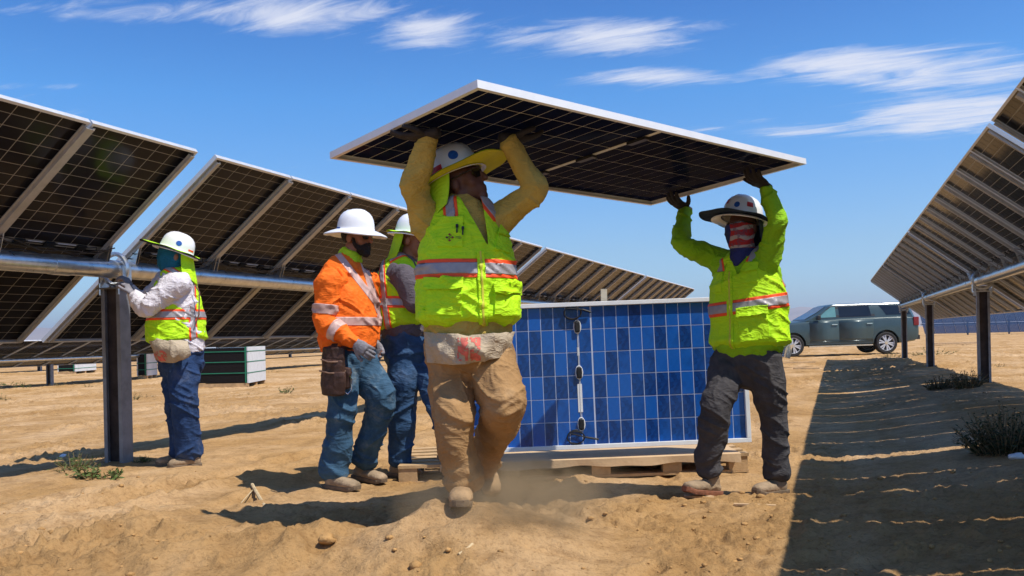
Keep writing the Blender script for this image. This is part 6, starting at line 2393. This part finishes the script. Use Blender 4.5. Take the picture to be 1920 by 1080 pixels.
PL = [(140, 882, .42, .16, 'bright green weed patch just left of the near post foot', M_leaf, 420, False),
      (172, 896, .32, .11, 'low green weed in front of the bright patch by the near post', M_leaf, 260, True),
      (212, 898, .14, .10, 'little weed sprig right of the patch, before the near post', M_leaf, 110, True),
      (262, 866, .22, .06, 'flat green weed between the near post and the worker at the tube', M_leaf, 200, False),
      (14, 722, .85, .16, 'green weed at the far left edge of the sand', M_leaf, 220, True),
      (40, 728, .75, .22, 'leafy weed second from the left edge', M_leaf, 220, True),
      (4, 752, .35, .18, 'small weed cut off by the left edge', M_leafdry, 120, True),
      (112, 724, .8, .15, 'dry weed tuft in the open sand left of the near post', M_leafdry, 160, False),
      (165, 726, .6, .12, 'dry weed close to the left side of the near post', M_leafdry, 140, False),
      (250, 752, .45, .26, 'upright weed between the near post and the blue jeans', M_leafdry, 200, True),
      (272, 748, .5, .14, 'low dry weed beside the upright one, left of the blue jeans', M_leafdry, 140, False),
      (535, 738, .6, .20, 'green weed right of the big module stack', M_leaf, 170, True),
      (468, 742, .5, .08, 'flat weed in front of the white end board', M_leafdry, 130, False),
      (512, 698, 1.2, .18, 'far weed to the right of the white end board', M_leafdry, 160, False),
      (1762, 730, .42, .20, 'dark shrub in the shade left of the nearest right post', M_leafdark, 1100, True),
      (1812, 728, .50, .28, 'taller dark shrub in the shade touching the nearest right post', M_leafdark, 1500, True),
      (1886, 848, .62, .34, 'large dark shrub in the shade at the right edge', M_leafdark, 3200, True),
      (1752, 667, 1.3, .34, 'bright weed in the sun right of the second right post', M_leaf, 300, True),
      (1728, 668, .8, .22, 'small weed in the sun close to the second right post', M_leafdry, 160, True),
      (1668, 671, .9, .24, 'weed beside the rear wheel of the parked car', M_leafdry, 200, True),
      (1872, 690, .9, .12, 'flat weed on the sunny sand right of the nearest right post', M_leafdry, 150, False),
      (1888, 628, 3.0, .35, 'distant weeds below the far blue module bank', M_leafdry, 220, False)]
for i, (px, py, w, h, lab, m, n, lf) in enumerate(PL):
    plant(px, py, w, h, lab, m, 100 + i, n, lf)


# ------------------------------------------------------------------ small things on the sand
def stick(pts, r, m, name, label, cat, group=None, n=7):
    p0 = ground_at(*pts[0])
    W_ = []
    for (x, y, dz) in [(a[0], a[1], (a[2] if len(a) > 2 else 0)) for a in pts]:
        g = ground_at(x, y)
        W_.append(Vector((g.x, g.y, g.z + r * .6 + dz)) - p0)
    bb = MB(); bb.tube(W_, r, n)
    o = bb.build(name, m, None, smooth=True); o.location = p0
    return tag(o, label, cat, group)


def ground_at3(a):
    return ground_at(a[0], a[1])


_ga = ground_at
def ground_at(px, py, *_):
    return _ga(px, py)


M_dead = mat('bleached_stick', (0.50, 0.38, 0.22), .85, 0, .2, 20, .3, 80)
M_scrap = mat('scrap_timber', (0.50, 0.34, 0.19), .85, 0, .2, 12, .3, 60)
stick([(500, 957), (487, 936), (473, 916, .02)], .012, M_dead, 'stick', 'pale stick lying in the shadow left of the front worker', 'stick')
stick([(452, 944), (474, 922, .01)], .004, M_dead, 'twig', 'thin twig beside the pale stick in the shadow', 'twig')
stick([(860, 1042), (878, 1030), (886, 1022)], .007, M_dead, 'straw', 'pale straw scrap on the sand below the front boot', 'straw')


def board(px, py, L, w, t, yaw, label, m=None, name='board', lift=0.0, pitch=0.0):
    g = ground_at(px, py)
    bb = MB(); bb.box((-L / 2, -w / 2, 0), (L / 2, w / 2, t))
    o = bb.build(name, m or M_scrap)
    o.location = (g.x, g.y, g.z + .004 + lift); o.rotation_euler = (0, math.radians(pitch), math.radians(yaw))
    return tag(o, label, name.replace('_', ' '))


board(1308, 934, .16, .035, .012, -14, 'short wood scrap on the sand before the orange-soled boot')
board(1330, 937, .05, .03, .018, 40, 'stubby wood scrap right of the short one by the orange-soled boot')
board(1415, 950, .22, .03, .01, -18, 'split wood scrap on the sand right of the grey trousers')
board(1495, 688, .95, .12, .035, 4, 'plank on the low sand bank in front of the parked car', lift=.10)
board(1512, 697, .6, .10, .035, -3, 'shorter plank below the other one in front of the parked car', lift=.06)
board(1795, 647, 3.2, .4, .09, 3, 'flat timber lying on the far sand right of the second post', lift=.05)
# crumpled bits of ribbon and litter
def scrap(px, py, s, m, name, label, seed, lift=0):
    g = ground_at(px, py)
    V, F = ico(2)
    V = V * (0.6 + .8 * vnoise(V * 2.2 + seed)[:, None]) * np.array([1, .8, .55]) * s
    o = link(name, mesh_np(name, V, F, m, False)); o.location = (g.x, g.y, g.z + s * .35 + lift)
    return tag(o, label, name.replace('_', ' '))


scrap(233, 866, .042, mat('pink_ribbon', (.75, .06, .20), .7, 0, .15, 20), 'ribbon', 'bright pink survey ribbon at the foot of the near post', 3)
scrap(1906, 862, .05, M_white_label, 'litter', 'white scrap of litter under the large dark shrub', 5)
scrap(120, 858, .035, M_white_label, 'litter', 'white scrap of litter in the shade left of the near post', 9)
scrap(205, 868, .03, M_white_label, 'litter', 'pale scrap of litter touching the near post foot', 12)
for i, (x, y, s) in enumerate(((612, 1017, .040), (500, 1018, .030), (640, 985, .026), (560, 1008, .018), (730, 1010, .018), (1372, 1010, .02))):
    o = scrap(x, y, s, M_rock, 'stone', ['flat stone casting a dark shadow on the front sand', 'stone left of the flat one on the front sand', 'pale stone above the flat one on the front sand',
              'small stone between the two larger front ones', 'small stone right of the flat one', 'lone stone on the sand near the shade edge'][i], 20 + i)

# ------------------------------------------------------------------ dust kicked up by the front boot, and the desert air
def volume_mat(name, col, density, noise=None, anis=0.2, radii=None):
    m = bpy.data.materials.new(name); m.use_nodes = True
    t = m.node_tree; t.nodes.clear(); N = NT(t)
    out = N.n('ShaderNodeOutputMaterial'); pv_ = N.n('ShaderNodeVolumePrincipled')
    pv_.inputs['Color'].default_value = (*col, 1); pv_.inputs['Anisotropy'].default_value = anis
    pv_.inputs['Density'].default_value = density
    if noise:
        tc = N.n('ShaderNodeTexCoord')
        nz = N.n('ShaderNodeTexNoise', i_Scale=noise, i_Detail=5.0, i_Roughness=.6, i_Distortion=.6)
        N.l(tc.outputs['Object'], nz.inputs['Vector'])
        ln = N.n('ShaderNodeVectorMath', operation='LENGTH')
        dv = N.n('ShaderNodeVectorMath', operation='DIVIDE'); N.l(tc.outputs['Object'], dv.inputs[0]); dv.inputs[1].default_value = radii
        N.l(dv.outputs[0], ln.inputs[0])
        fall = N.math('SUBTRACT', 1.0, ln.outputs['Value'], True)
        a = N.math('MULTIPLY', N.math('SUBTRACT', nz.outputs[0], .36, True), 5.0)
        N.l(N.math('MULTIPLY', N.math('MULTIPLY', fall, a), density), pv_.inputs['Density'])
    N.l(pv_.outputs[0], out.inputs['Volume'])
    return m


def puff(loc, r, dens, seed):
    V, F = ico(3)
    o = link('dust', mesh_np('dust', V * np.array(r), F, volume_mat('dust_%d' % seed, (.88, .62, .36), dens, 5.5, .1, r)))
    o.location = loc
    tag(o, 'tan dust kicked up round the front worker\'s boots', None, None, 'stuff')


puff((-.06, 4.0, .17), (.52, .34, .27), 7.0, 1)
puff((.10, 4.75, .12), (.70, .35, .20), 1.6, 2)

HAZE_TOP = max((bpy.data.objects['hills'].matrix_world @ v.co).z for v in bpy.data.objects['hills'].data.vertices) + 6
hz = MB(); hz.box((-11500, -300, -4), (11500, 9500, HAZE_TOP))
hm = volume_mat('desert_haze', (.86, .91, 1.0), HAZE, None, .25)
ho = hz.build('haze', hm); tag(ho, 'thin pale desert haze', None, None, 'stuff')
